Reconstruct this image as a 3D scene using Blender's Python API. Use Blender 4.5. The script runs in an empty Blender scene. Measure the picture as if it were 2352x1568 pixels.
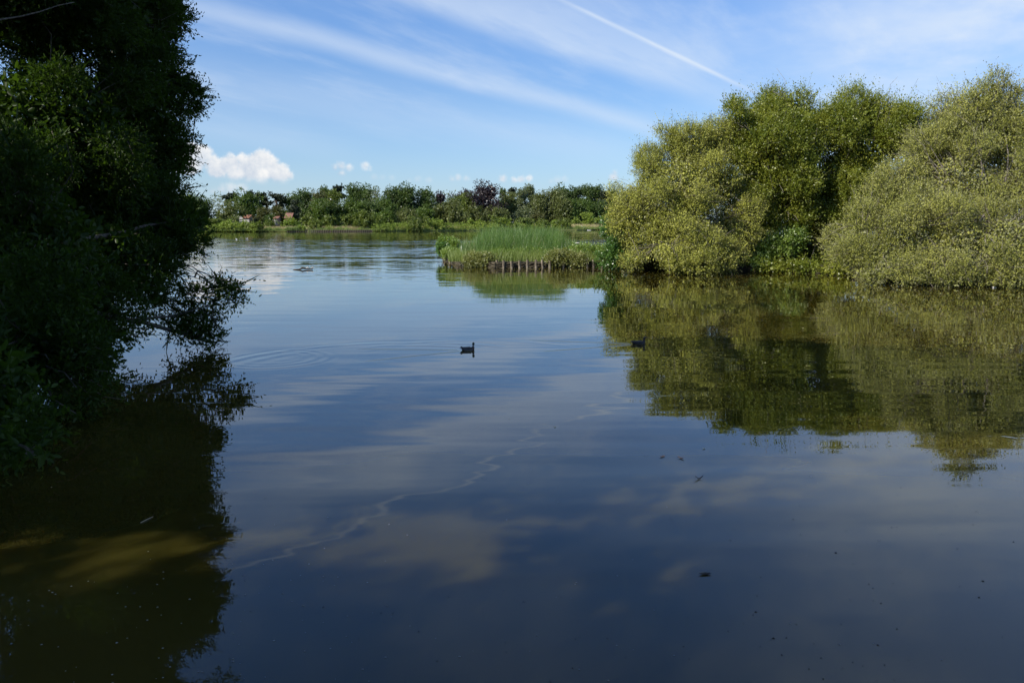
import bpy, math, random
import numpy as np
from mathutils import Vector

R = math.radians
scene = bpy.context.scene
COL = scene.collection

# ------------------------------------------------------------------ camera
CAM_H, FPX = 3.7, 784.0
PITCH = R(8.63)
cam_d = bpy.data.cameras.new("camera"); cam = bpy.data.objects.new("camera", cam_d); COL.objects.link(cam)
cam.location = (0, 0, CAM_H); cam.rotation_euler = (R(90) - PITCH, 0, 0)
cam_d.sensor_width = 36; cam_d.lens = FPX / 1024 * 36
cam_d.clip_start = 0.1; cam_d.clip_end = 20000
scene.camera = cam

# ------------------------------------------------------------------ light
SUN_EL = R(36)
sdir = Vector((-0.84, -0.54, 0)).normalized()
SUN_AZ = math.atan2(sdir.x, sdir.y)
to_sun = Vector((sdir.x * math.cos(SUN_EL), sdir.y * math.cos(SUN_EL), math.sin(SUN_EL)))
sun_d = bpy.data.lights.new("sun", 'SUN'); sun = bpy.data.objects.new("sun", sun_d); COL.objects.link(sun)
sun_d.energy = 5.0; sun_d.angle = R(0.53); sun_d.color = (1, 0.93, 0.82)
sun.rotation_euler = to_sun.to_track_quat('Z', 'Y').to_euler()
sun.location = (-40, -40, 60)
scene.view_settings.view_transform = 'Standard'; scene.view_settings.look = 'None'
scene.view_settings.gamma = 1; EXPO = 0.4; scene.view_settings.exposure = EXPO
scene.cycles.max_bounces = 6; scene.cycles.diffuse_bounces = 2; scene.cycles.glossy_bounces = 3
scene.cycles.transmission_bounces = 3; scene.cycles.transparent_max_bounces = 6
scene.cycles.caustics_reflective = False; scene.cycles.caustics_refractive = False
SKY_STRENGTH = 0.092

# ------------------------------------------------------------------ pixel -> place
def ray(px, py):
    x, y = (px - 512) / FPX, (341 - py) / FPX
    return np.array([x, y * math.sin(PITCH) + math.cos(PITCH), y * math.cos(PITCH) - math.sin(PITCH)])
def at(px, py, Y):
    d = ray(px, py); t = Y / d[1]
    return np.array([0, 0, CAM_H]) + d * t
def onw(px, py, z=0.0):
    d = ray(px, py); t = (z - CAM_H) / d[2]
    return np.array([0, 0, CAM_H]) + d * t
K = 1024 / 2352.0
def D(x, y): return (x * K, y * K)

# ------------------------------------------------------------------ node helper
class E:
    """tiny expression wrapper round Math nodes"""
    def __init__(s, t, o): s.t = t; s.o = o
    def _m(s, op, *a, clamp=False):
        n = s.t.nodes.new('ShaderNodeMath'); n.operation = op; n.use_clamp = clamp
        for i, v in enumerate((s,) + a):
            if isinstance(v, E): s.t.links.new(v.o, n.inputs[i])
            else: n.inputs[i].default_value = v
        return E(s.t, n.outputs[0])
    def __add__(s, b): return s._m('ADD', b)
    __radd__ = __add__
    def __sub__(s, b): return s._m('SUBTRACT', b)
    def __rsub__(s, b): return s._m('MULTIPLY_ADD', -1.0, b)
    def __mul__(s, b): return s._m('MULTIPLY', b)
    __rmul__ = __mul__
    def __truediv__(s, b): return s._m('DIVIDE', b)
    def __neg__(s): return s * -1.0
    def abs(s): return s._m('ABSOLUTE')
    def sin(s): return s._m('SINE')
    def exp(s): return s._m('EXPONENT')
    def sqrt(s): return s._m('SQRT')
    def min(s, b): return s._m('MINIMUM', b)
    def max(s, b): return s._m('MAXIMUM', b)
    def pow(s, b): return s._m('POWER', b)
    def clamp(s): return s._m('ADD', 0.0, clamp=True)
    def atan2(s, b): return s._m('ARCTAN2', b)
    def sign(s): return s._m('SIGN')
    def step(s, a, b):
        n = s.t.nodes.new('ShaderNodeMapRange'); n.interpolation_type = 'SMOOTHSTEP'
        s.t.links.new(s.o, n.inputs[0]); n.inputs[1].default_value = a; n.inputs[2].default_value = b
        return E(s.t, n.outputs[0])
    def gauss(s, w): return (-(s * (1.0 / w)).pow(2.0)).exp()
def comb(t, x, y, z=0.0):
    n = t.nodes.new('ShaderNodeCombineXYZ')
    for i, v in enumerate((x, y, z)):
        if isinstance(v, E): t.links.new(v.o, n.inputs[i])
        else: n.inputs[i].default_value = v
    return n.outputs[0]
def sep(t, o):
    n = t.nodes.new('ShaderNodeSeparateXYZ'); t.links.new(o, n.inputs[0]); return [E(t, n.outputs[i]) for i in range(3)]
def noise(t, vec, scale=1.0, detail=3.0, rough=0.5, color=False, dist=0.0):
    n = t.nodes.new('ShaderNodeTexNoise'); t.links.new(vec, n.inputs['Vector'])
    n.inputs['Scale'].default_value = scale; n.inputs['Detail'].default_value = detail; n.inputs['Roughness'].default_value = rough
    n.inputs['Distortion'].default_value = dist
    return n.outputs['Color'] if color else E(t, n.outputs['Fac'])
def mixc(t, f, a, b):
    n = t.nodes.new('ShaderNodeMix'); n.data_type = 'RGBA'
    for s, v in ((n.inputs[0], f), (n.inputs[6], a), (n.inputs[7], b)):
        if isinstance(v, E): t.links.new(v.o, s)
        elif isinstance(v, bpy.types.NodeSocket): t.links.new(v, s)
        elif isinstance(v, (int, float)): s.default_value = v
        else: s.default_value = (*v, 1)
    return n.outputs[2]

# ------------------------------------------------------------------ sky
world = bpy.data.worlds.new("World"); scene.world = world; world.use_nodes = True
def build_sky():
    t = world.node_tree; t.nodes.clear()
    out = t.nodes.new('ShaderNodeOutputWorld'); bg = t.nodes.new('ShaderNodeBackground')
    t.links.new(bg.outputs[0], out.inputs[0]); bg.inputs[1].default_value = SKY_STRENGTH
    sky = t.nodes.new('ShaderNodeTexSky'); sky.sky_type = 'NISHITA'; sky.sun_disc = False
    sky.sun_elevation = SUN_EL; sky.sun_rotation = SUN_AZ
    sky.air_density = 1.0; sky.dust_density = 0.4; sky.ozone_density = 3.0; sky.altitude = 0
    tc = t.nodes.new('ShaderNodeTexCoord'); gen = tc.outputs['Generated']
    x, y, z = sep(t, gen)
    def dot(v): return x * float(v[0]) + y * float(v[1]) + z * float(v[2])
    cov = None
    def water_dir(px, py):
        d = ray(*D(px, py)); return np.array([d[0], d[1], -d[2]])
    def streak(p, q, wu, wd, amp, fibre=40.0, soft=0.55, ends=(0.25, 0.25), wob=0.0):
        a = ray(*D(*p)) if len(p) == 2 else water_dir(*p[:2]); a /= np.linalg.norm(a); b = ray(*D(*q)); b /= np.linalg.norm(b)
        n = np.cross(a, b); n /= np.linalg.norm(n)
        if n[2] < 0: n = -n
        T = b - a * a.dot(b); T /= np.linalg.norm(T)
        d = dot(n); al = dot(T).atan2(dot(a)); L = math.acos(min(1, a.dot(b)))
        v = comb(t, al * 3.0, d * 9.0, p[0] * 0.013)
        nz = noise(t, v, 2.2, 3, 0.5)
        if wob: d = d + (nz - 0.5) * wob
        fb = noise(t, comb(t, al * 6.0 + d * 9.0, d * fibre, p[0] * 0.07), 1.6, 4, 0.6)
        g = d.step(-2.2 * wd, wd * 0.4) * (1.0 - d.step(-wu * 0.2, 2.2 * wu))
        e = al.step(-ends[0], 0.05) * (1.0 - al.step(L - 0.05, L + ends[1]))
        return g * e * amp * ((1.0 - soft) + fb * (soft * 2.0)).clamp()
    parts = [
        streak((560, 48), (1500, 295), 0.010, 0.008, 0.46, 30, 0.5, (0.3, 0.10), 0.012),
        streak((900, -20), (1560, 190), 0.05, 0.010, 0.52, 26, 0.8, (0.4, 0.12), 0.014),
        streak((1290, 0), (1720, 205), 0.0016, 0.0022, 0.46, 60, 0.75, (0.02, 0.05), 0.003),
        streak((520, 1338, 1), (1290, 0), 0.0016, 0.0022, 0.32, 60, 0.7, (0.1, 0.03), 0.003),
        streak((420, 185), (1400, 345), 0.02, 0.02, 0.22, 22, 0.7, (0.3, 0.1), 0.02),
        streak((400, 285), (700, 330), 0.015, 0.012, 0.22, 26, 0.5, (0.3, 0.1), 0.02),
    ]
    veil = noise(t, comb(t, x / (z + 0.16), y / (z + 0.16)), 1.3, 5, 0.6)
    right = (x / (y.max(0.05))).step(0.12, 0.62) * y.step(0.0, 0.2)
    cir = veil.step(0.34, 0.72)
    parts.append(right * (0.25 + cir * 0.62) * z.step(0.0, 0.1))
    parts.append(cir * (z.step(0.22, 0.34) * 0.10 + 0.10) * z.step(0.05, 0.3) * (1.0 - right))
    fine = noise(t, comb(t, x * 0.6 / (z + 0.1) + y * 0.9 / (z + 0.1), x * 2.6 / (z + 0.1) - y * 1.6 / (z + 0.1)), 1.1, 6, 0.62)
    parts.append(fine.step(0.45, 0.75) * 0.22 * z.step(0.06, 0.2) * (1.0 - z.step(0.26, 0.4) * 0.6))
    for s in parts: cov = s if cov is None else cov + s
    cov = cov._m('MINIMUM', 0.85)
    vm = t.nodes.new('ShaderNodeVectorMath'); vm.operation = 'MULTIPLY'; vm.inputs[1].default_value = (0.72, 0.93, 1.22)
    t.links.new(sky.outputs[0], vm.inputs[0]); hs = z.step(0.13, 0.27); h2 = z.step(0.27, 0.5)
    vh = t.nodes.new('ShaderNodeVectorMath'); vh.operation = 'MULTIPLY'; t.links.new(vm.outputs[0], vh.inputs[0])
    t.links.new(comb(t, (hs * 0.14 + 1.0) * (h2 * -0.32 + 1.0), (hs * 0.14 + 1.0) * (h2 * -0.10 + 1.0), (hs * 0.14 + 1.0) * (h2 * 0.08 + 1.0)), vh.inputs[1]); col = vh.outputs[0]
    g = 1.0 / (SKY_STRENGTH * 2 ** EXPO)
    hb = z.max(0.0)
    low = (-(hb * 12.0)).exp() * 0.62
    col = mixc(t, low, col, (0.56 * g, 0.70 * g, 0.86 * g))
    col = mixc(t, cov, col, (0.74 * g, 0.84 * g, 0.97 * g))
    # cumulus near the horizon: clusters of puffs in azimuth / elevation, flat based
    az = x.atan2(y); el = z._m('ARCSINE')
    wv = comb(t, az, el)
    w1 = noise(t, wv, 55, 5, 0.6) - 0.5
    w2 = noise(t, wv, 170, 3, 0.6) - 0.5
    def ae(px, py):
        d = ray(*D(px, py)); d /= np.linalg.norm(d); return math.atan2(d[0], d[1]), math.asin(d[2])
    S = K / FPX
    def cloud(puffs, strength, base_y, wob=1.15, edge=0.006):
        f = None; m = None
        for (px, py, r) in puffs:
            a, e = ae(px, py)
            dd = ((az - a).pow(2.0) + ((el - e) * 1.05).pow(2.0)).sqrt()
            v = dd * (-1.0) + r * S
            f = v if f is None else f.max(v)
            # each puff is round: pale top and right, grey underside
            li = ((el - e) * (1.0 / (r * S)) * 0.75 + (az - a) * (0.35 / (r * S)))
            wgt = (v * (1.0 / 0.004)).clamp()
            m = li if m is None else E(t, _mixf(t, wgt, m, li))
        _, be = ae(px, base_y)
        f = f + (w1 * 0.011 + w2 * 0.006) * wob
        mask = f.step(-edge * 0.3, edge) * (el + w1 * 0.004).step(be - 0.004, be + 0.004) * strength
        shade = (m * 0.45 + w1 * 1.3 + w2 * 0.5 + 0.55).clamp()
        return mask, shade
    def _mixf(t, f, a, b):
        n = t.nodes.new('ShaderNodeMix'); n.data_type = 'FLOAT'
        for s, v in ((n.inputs[0], f), (n.inputs[2], a), (n.inputs[3], b)): t.links.new(v.o, s)
        return n.outputs[0]
    cl = [
        cloud([(440, 360, 34), (465, 352, 22), (425, 385, 26), (487, 372, 20)], 0.95, 402),
        cloud([(500, 388, 24), (530, 378, 26), (555, 368, 16), (570, 388, 32), (598, 372, 30), (612, 385, 34), (640, 398, 28), (662, 402, 14), (540, 400, 22), (600, 405, 20)], 1.0, 411),
        cloud([(600, 414, 20), (640, 410, 22), (570, 411, 14)], 0.45, 420, 1.0, 0.01),
        cloud([(510, 436, 14), (530, 434, 16), (490, 440, 10), (555, 432, 12)], 0.65, 443, 1.0, 0.01),
        cloud([(783, 380, 12), (800, 384, 9), (770, 384, 9), (840, 380, 10), (785, 398, 10), (850, 384, 6)], 0.8, 404, 0.9, 0.007),
        cloud([(1052, 409, 10), (1040, 411, 8), (1070, 411, 9)], 0.65, 415, 0.8, 0.007),
        cloud([(1155, 410, 11), (1198, 412, 11), (1214, 410, 9), (1180, 414, 9)], 0.85, 418, 0.8, 0.006),
        cloud([(1280, 415, 12), (1296, 413, 9), (1265, 417, 9)], 0.45, 420, 0.7, 0.009),
        cloud([(960, 412, 8), (985, 414, 9), (940, 415, 7)], 0.4, 418, 0.8, 0.008),
        cloud([(1410, 405, 12), (1412, 396, 8)], 0.8, 415, 0.6, 0.006),
        cloud([(860, 407, 9), (878, 408, 8), (900, 409, 8)], 0.3, 413, 0.7, 0.009),
    ]
    for mask, shade in cl:
        c = mixc(t, shade, (0.50 * g, 0.60 * g, 0.74 * g), (0.95 * g, 0.95 * g, 0.945 * g))
        col = mixc(t, mask.clamp(), col, c)
    t.links.new(col, bg.inputs[0])
    world.cycles.sampling_method = 'MANUAL'; world.cycles.sample_map_resolution = 1024
build_sky()

# ------------------------------------------------------------------ bookkeeping
def tag(o, label=None, cat=None, group=None, kind=None):
    if label: o['label'] = label
    if cat: o['category'] = cat
    if group: o['group'] = group
    if kind: o['kind'] = kind
    return o
def root(name, loc, label, cat, group=None):
    o = bpy.data.objects.new(name, None); COL.objects.link(o); o.location = tuple(loc)
    o.empty_display_size = 0.2
    return tag(o, label, cat, group)
def mesh_from(name, V, F4=None, Fany=None):
    """V (n,3); F4 (m,4) int array for big meshes, or Fany a list of index tuples"""
    me = bpy.data.meshes.new(name)
    V = np.asarray(V, dtype=np.float32)
    if F4 is not None:
        F4 = np.asarray(F4, dtype=np.int32); m, k = F4.shape
        me.vertices.add(len(V)); me.vertices.foreach_set('co', V.ravel())
        me.loops.add(m * k); me.loops.foreach_set('vertex_index', F4.ravel())
        me.polygons.add(m); me.polygons.foreach_set('loop_start', np.arange(0, m * k, k, dtype=np.int32))
        me.update(calc_edges=True); me.validate()
    else:
        me.from_pydata([tuple(v) for v in V], [], [tuple(f) for f in Fany]); me.update()
    return me
def link(name, me, mat, parent=None, smooth=False):
    o = bpy.data.objects.new(name, me); COL.objects.link(o)
    for m in (mat if isinstance(mat, (list, tuple)) else [mat]): me.materials.append(m)
    if parent is not None:
        o.parent = parent; o.matrix_parent_inverse.identity()
        # mesh data is in world coordinates: shift it into the parent's frame
        L = parent
        off = np.zeros(3)
        while L is not None: off += np.array(L.location); L = L.parent
        n = len(me.vertices); co = np.empty(n * 3, np.float32); me.vertices.foreach_get('co', co)
        co = co.reshape(-1, 3) - off.astype(np.float32); me.vertices.foreach_set('co', co.ravel()); me.update()
    if smooth: me.polygons.foreach_set('use_smooth', np.ones(len(me.polygons), dtype=bool))
    return o
def place_mesh(name, me, mat, loc, **kw):
    """a single-mesh thing with its origin at loc (mesh given in world coordinates)"""
    o = link(name, me, mat, None, kw.get('smooth', False))
    n = len(me.vertices); co = np.empty(n * 3, np.float32); me.vertices.foreach_get('co', co)
    co = co.reshape(-1, 3) - np.array(loc, np.float32); me.vertices.foreach_set('co', co.ravel()); me.update()
    o.location = tuple(float(c) for c in loc)
    return o

# ------------------------------------------------------------------ materials
def new_mat(name):
    m = bpy.data.materials.new(name); m.use_nodes = True; t = m.node_tree; t.nodes.clear()
    o = t.nodes.new('ShaderNodeOutputMaterial'); return m, t, o
def foliage(name, ca, cb, transl=0.35, gloss=0.06, rough=0.4, clump=0.35, tcol=None, under=None):
    m, t, out = new_mat(name)
    geo = t.nodes.new('ShaderNodeNewGeometry'); rnd = E(t, geo.outputs['Random Per Island'])
    nz = noise(t, geo.outputs['Position'], clump, 3, 0.6)
    nf = noise(t, geo.outputs['Position'], clump * 5.0, 2, 0.5)
    f = (rnd * 0.34 + (nz - 0.5) * 1.5 + (nf - 0.5) * 0.9 + 0.28).clamp()
    col = mixc(t, f, ca, cb)
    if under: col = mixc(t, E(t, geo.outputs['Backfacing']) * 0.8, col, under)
    d = t.nodes.new('ShaderNodeBsdfDiffuse'); t.links.new(col, d.inputs[0])
    tr = t.nodes.new('ShaderNodeBsdfTranslucent')
    tc = mixc(t, 0.55, col, tcol or (cb[0] * 1.5, cb[1] * 1.6, cb[2] * 0.6)); t.links.new(tc, tr.inputs[0])
    mx = t.nodes.new('ShaderNodeMixShader'); mx.inputs[0].default_value = transl
    t.links.new(d.outputs[0], mx.inputs[1]); t.links.new(tr.outputs[0], mx.inputs[2])
    gl = t.nodes.new('ShaderNodeBsdfGlossy'); gl.inputs['Roughness'].default_value = rough; gl.inputs[0].default_value = (1, 1, 1, 1)
    m2 = t.nodes.new('ShaderNodeMixShader'); m2.inputs[0].default_value = gloss
    t.links.new(mx.outputs[0], m2.inputs[1]); t.links.new(gl.outputs[0], m2.inputs[2]); t.links.new(m2.outputs[0], out.inputs[0])
    return m
def rough_mat(name, ca, cb, scale=4.0, stretch=(1, 1, 1), rough=0.85, bump=0.3, spec=0.3):
    m, t, out = new_mat(name)
    tc = t.nodes.new('ShaderNodeTexCoord'); mp = t.nodes.new('ShaderNodeMapping'); mp.inputs['Scale'].default_value = stretch
    t.links.new(tc.outputs['Object'], mp.inputs[0])
    nz = noise(t, mp.outputs[0], scale, 6, 0.65)
    col = mixc(t, nz.step(0.3, 0.7), ca, cb)
    b = t.nodes.new('ShaderNodeBsdfPrincipled'); t.links.new(col, b.inputs['Base Color']); b.inputs['Roughness'].default_value = rough
    b.inputs['Specular IOR Level'].default_value = spec
    if bump:
        bp = t.nodes.new('ShaderNodeBump'); bp.inputs['Strength'].default_value = bump; bp.inputs['Distance'].default_value = 0.03
        t.links.new(nz.o, bp.inputs['Height']); t.links.new(bp.outputs[0], b.inputs['Normal'])
    t.links.new(b.outputs[0], out.inputs[0]); return m

M = {}
M['bark'] = rough_mat('bark', (0.045, 0.038, 0.028), (0.13, 0.115, 0.09), 9, (1, 1, 0.3))
M['bark_pale'] = rough_mat('pale_bark', (0.12, 0.10, 0.08), (0.27, 0.24, 0.20), 9, (1, 1, 0.3))
M['bark_pine'] = rough_mat('pine_bark', (0.10, 0.065, 0.045), (0.22, 0.15, 0.11), 5, (1, 1, 0.3))
M['soil'] = rough_mat('soil', (0.02, 0.016, 0.01), (0.055, 0.045, 0.028), 1.5)
M['turf'] = rough_mat('turf', (0.09, 0.12, 0.03), (0.19, 0.2, 0.06), 0.4)
M['stake'] = rough_mat('weathered_wood', (0.07, 0.055, 0.035), (0.29, 0.245, 0.18), 7, (1, 1, 0.35), 0.9, 0.6)
M['wattle'] = rough_mat('wet_brushwood', (0.022, 0.018, 0.012), (0.12, 0.10, 0.06), 5, (0.5, 0.5, 1.6), 0.9, 0.8)
M['bleached'] = rough_mat('bleached_wood', (0.5, 0.47, 0.4), (0.8, 0.78, 0.72), 3)
M['darkwood'] = rough_mat('sodden_wood', (0.03, 0.026, 0.02), (0.14, 0.12, 0.09), 8)
# leaves
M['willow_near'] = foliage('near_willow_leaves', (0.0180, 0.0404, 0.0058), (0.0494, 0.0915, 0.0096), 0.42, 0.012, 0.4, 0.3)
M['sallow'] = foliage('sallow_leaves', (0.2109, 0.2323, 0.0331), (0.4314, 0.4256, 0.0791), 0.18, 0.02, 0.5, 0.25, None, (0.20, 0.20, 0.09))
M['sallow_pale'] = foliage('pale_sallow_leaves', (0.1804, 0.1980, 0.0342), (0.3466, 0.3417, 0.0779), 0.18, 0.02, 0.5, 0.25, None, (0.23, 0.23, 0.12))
M['alder'] = foliage('alder_leaves', (0.0907, 0.1372, 0.0172), (0.2947, 0.3000, 0.0395), 0.32, 0.025, 0.4, 0.3)
M['bright_shrub'] = foliage('glossy_shrub_leaves', (0.0420, 0.1064, 0.0234), (0.1400, 0.2380, 0.0455), 0.3, 0.035, 0.35, 0.5)
M['oak'] = foliage('oak_foliage', (0.0385, 0.0727, 0.0151), (0.0963, 0.1443, 0.0266), 0.25, 0.03, 0.5, 0.14)
M['green'] = foliage('lime_foliage', (0.0551, 0.1050, 0.0152), (0.1265, 0.1820, 0.0270), 0.3, 0.03, 0.5, 0.14)
M['yellowgreen'] = foliage('yellow_green_foliage', (0.0900, 0.1306, 0.0198), (0.1746, 0.2142, 0.0360), 0.3, 0.03, 0.5, 0.14)
M['farwillow'] = foliage('willow_foliage', (0.0891, 0.1149, 0.0268), (0.1730, 0.1949, 0.0490), 0.28, 0.04, 0.5, 0.14)
M['greygreen'] = foliage('poplar_foliage', (0.1027, 0.1328, 0.0500), (0.1993, 0.2310, 0.1000), 0.28, 0.05, 0.5, 0.14)
M['shoreshrub'] = foliage('shore_shrub_leaves', (0.1485, 0.2177, 0.0330), (0.2970, 0.3629, 0.0660), 0.28, 0.02, 0.5, 0.14)
M['olive'] = foliage('olive_foliage', (0.0725, 0.0812, 0.0234), (0.1293, 0.1336, 0.0378), 0.25, 0.03, 0.5, 0.14)
M['pine'] = foliage('pine_needles', (0.022, 0.034, 0.020), (0.052, 0.066, 0.034), 0.1, 0.02, 0.6, 0.14)
M['copper'] = foliage('copper_beech_foliage', (0.018, 0.012, 0.014), (0.048, 0.028, 0.028), 0.15, 0.05, 0.45, 0.14, (0.05, 0.02, 0.02))
M['reed'] = foliage('reed_blades', (0.0569, 0.1256, 0.0313), (0.1849, 0.2860, 0.0626), 0.35, 0.03, 0.4, 1.2)
M['farreed'] = foliage('far_reed_blades', (0.1150, 0.1777, 0.0375), (0.2300, 0.2822, 0.0600), 0.3, 0.03, 0.5, 0.1)
M['grass'] = foliage('bank_grass_blades', (0.1233, 0.1958, 0.0333), (0.3190, 0.3625, 0.0832), 0.35, 0.04, 0.5, 0.5)
M['nettle'] = foliage('nettle_leaves', (0.1079, 0.1944, 0.0264), (0.2731, 0.3600, 0.0605), 0.35, 0.05, 0.45, 0.6)
M['bramble'] = foliage('bramble_leaves', (0.1402, 0.1660, 0.0363), (0.3300, 0.3320, 0.0908), 0.3, 0.06, 0.45, 0.6)
M['dry'] = foliage('dry_reed_stems', (0.3105, 0.2530, 0.1188), (0.5382, 0.4830, 0.2574), 0.2, 0.02, 0.6, 0.08)
M['dock'] = foliage('dock_leaves', (0.05, 0.10, 0.025), (0.12, 0.18, 0.05), 0.3, 0.06, 0.4, 1.0)

# ------------------------------------------------------------------ water
RINGS = [  # centre x, y, radius, wavelength, amplitude, inner width
    (-3.0, 19.3, 5.15, 0.58, 0.030, 2.2), (-1.2, 20.2, 4.6, 0.5, 0.016, 1.6),
    (9.8, 23.3, 2.6, 0.42, 0.016, 1.6),
    (7.9, 12.6, 1.15, 0.16, 0.018, 0.35),
    (8.3, 12.0, 1.5, 0.22, 0.012, 0.6),
    (1.35, 7.2, 0.42, 0.11, 0.012, 0.16),
    (-6.6, 21.3, 1.7, 0.34, 0.022, 1.2),
]
DUCKS = [(*onw(*D(1074, 803))[:2], (1.0, 0.28)), (*onw(*D(1466, 789))[:2], (1.0, 0.1))]
def water_material():
    m, t, out = new_mat('lake_water')
    geo = t.nodes.new('ShaderNodeNewGeometry'); x, y, z = sep(t, geo.outputs['Position'])
    def slope(sx, sy, s, seed, amp_x, amp_y, detail=2.0):
        c = noise(t, comb(t, x * sx, y * sy, seed), s, detail, 0.55, True); a, b, _ = sep(t, c)
        return (a - 0.5) * amp_x, (b - 0.5) * amp_y
    # breeze: calm near, riffled from 60 m to 150 m, calmer strip under the far trees
    pat = noise(t, comb(t, x * 0.012, y * 0.03, 3.0), 1.0, 3, 0.6)
    pat2 = noise(t, comb(t, x * 0.02, y * 0.006, 9.0), 1.0, 2, 0.5)
    yy = y + (pat - 0.5) * 60.0 - x.max(0.0) * 0.25
    open_ = 1.0 - x.step(12.0, 34.0) * (1.0 - y.step(95.0, 140.0))
    br = yy.step(38.0, 90.0) * (1.0 - yy.step(150.0, 235.0) * 0.72) * (0.55 + pat.step(0.35, 0.65) * 0.6) * open_
    br = br + (y.step(190.0, 230.0) * (1.0 - y.step(250.0, 290.0))) * pat2.step(0.4, 0.6) * 0.55
    a1, b1 = slope(0.22, 1.0, 1.5, 1.0, 0.05, 0.13)
    a2, b2 = slope(0.3, 1.0, 4.5, 5.0, 0.04, 0.09)
    a5, b5 = slope(0.2, 1.0, 0.7, 15.0, 0.03, 0.12, 3.0)
    strk = noise(t, comb(t, x * 0.03, y * 0.22, 31.0), 1.0, 3, 0.6).step(0.32, 0.62)
    a3, b3 = slope(0.17, 1.35, 1.0, 7.0, 0.022, 0.060)       # slow swell, everywhere
    a4, b4 = slope(0.35, 1.6, 2.2, 11.0, 0.010, 0.028)        # faint ripples nearby
    near = noise(t, comb(t, x * 0.07, y * 0.16, 21.0), 1.0, 3, 0.5).step(0.42, 0.66) * y.step(8.0, 20.0)
    br = br * (0.35 + strk * 0.85); k1 = br * 1.0; k2 = near * 0.8 + 0.14; k3 = (y.step(5.0, 9.0) * 0.75 + 0.15) * (1.0 - y.step(16.0, 30.0) * 0.55)
    sx = a1 * k1 + a2 * k1 + a3 * k3 + a4 * k2
    sy = (b1 * k1 + b2 * k1 + b5 * k1 + br * 0.012).max(-0.008) + b3 * k3 + b4 * k2
    for (cx, cy, r, wl, amp, wid) in RINGS:
        dx = x - cx; dy = y - cy; d = (dx * dx + dy * dy).sqrt().max(0.02)
        e = d - r
        env = e.step(-wid, -0.15 * wid) * (1.0 - e.step(-0.05 * wid, 0.18 * wid))
        brk = noise(t, comb(t, x * 0.5, y * 0.5, cx), 1.0, 1, 0.5).step(0.40, 0.66)
        w = (e * (2 * math.pi / wl)).sin() * env * amp * brk
        if r > 4: w = w * (dy / d).step(-0.05, 0.35) * (1.0 - dx.step(1.0, 4.0))
        sx = sx + w * dx / d; sy = sy + w * dy / d
    for (px_, py_, dr) in DUCKS:
        dv = np.array(dr) / np.linalg.norm(dr); ex = x - float(px_); ey = y - float(py_)
        al = -(ex * float(dv[0]) + ey * float(dv[1])) - 0.1
        la = ex * float(-dv[1]) + ey * float(dv[0])
        ph = la.abs() - al * 0.34 - 0.06
        env = ph.gauss(0.10) * al.step(0.0, 0.25) * (1.0 - al.step(2.2, 4.2))
        w = (ph * (2 * math.pi / 0.15)).sin() * env * 0.09 * la.sign()
        sx = sx + w * float(-dv[1]); sy = sy + w * float(dv[0])
    nv = t.nodes.new('ShaderNodeVectorMath'); nv.operation = 'NORMALIZE'
    t.links.new(comb(t, -sx, -sy, 1.0), nv.inputs[0])
    b = t.nodes.new('ShaderNodeBsdfPrincipled'); b.inputs['Roughness'].default_value = 0.0
    b.inputs['IOR'].default_value = 1.5
    # silt in the water, thicker in drifting patches
    silt = noise(t, comb(t, x * 0.12, y * 0.2, 2.0), 1.0, 2, 0.5)
    t.links.new(mixc(t, silt.step(0.3, 0.7), (0.034, 0.028, 0.005), (0.056, 0.046, 0.009)), b.inputs['Base Color'])
    b.inputs['Subsurface Weight'].default_value = 1.0
    b.inputs['Subsurface Radius'].default_value = (1.0, 0.8, 0.4); b.inputs['Subsurface Scale'].default_value = 1.5
    t.links.new(nv.outputs[0], b.inputs['Normal'])
    t.links.new(b.outputs[0], out.inputs[0]); return m
M['water'] = water_material()
def sheet(name, x0, x1, y0, y1, z, mat, kind, n=8):
    xs = np.linspace(x0, x1, n); ys = np.linspace(y0, y1, n)
    V = [(a, b, z) for b in ys for a in xs]; F = [(j * n + i, j * n + i + 1, (j + 1) * n + i + 1, (j + 1) * n + i) for j in range(n - 1) for i in range(n - 1)]
    o = link(name, mesh_from(name, V, None, F), mat); return tag(o, kind=kind)
sheet('ground', -6000, 6000, -300, 9000, -1.6, M['soil'], 'structure')
sheet('water', -900, 900, -120, 700, 0.0, M['water'], 'structure')
def slab(name, poly, ztop, mat, zbot=-1.5, bevel=0.35):
    """bank: a polygon (counter-clockwise) with steep sides and a slightly rounded edge"""
    P = np.array(poly)[:, :2]; n = len(P); c = P.mean(0)
    V = []; F = []
    for (z, s) in ((zbot, 0.0), (ztop - 0.2, 0.0), (ztop, bevel)):
        for p in P:
            d = c - p; d = d / (np.linalg.norm(d) + 1e-6); q = p + d * s; V.append((q[0], q[1], z))
    for k in range(2):
        for i in range(n):
            j = (i + 1) % n; F.append((k * n + i, k * n + j, (k + 1) * n + j, (k + 1) * n + i))
    F.append(tuple(range(2 * n, 3 * n)))
    return tag(link(name, mesh_from(name, V, None, F), mat), kind='structure')

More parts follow.
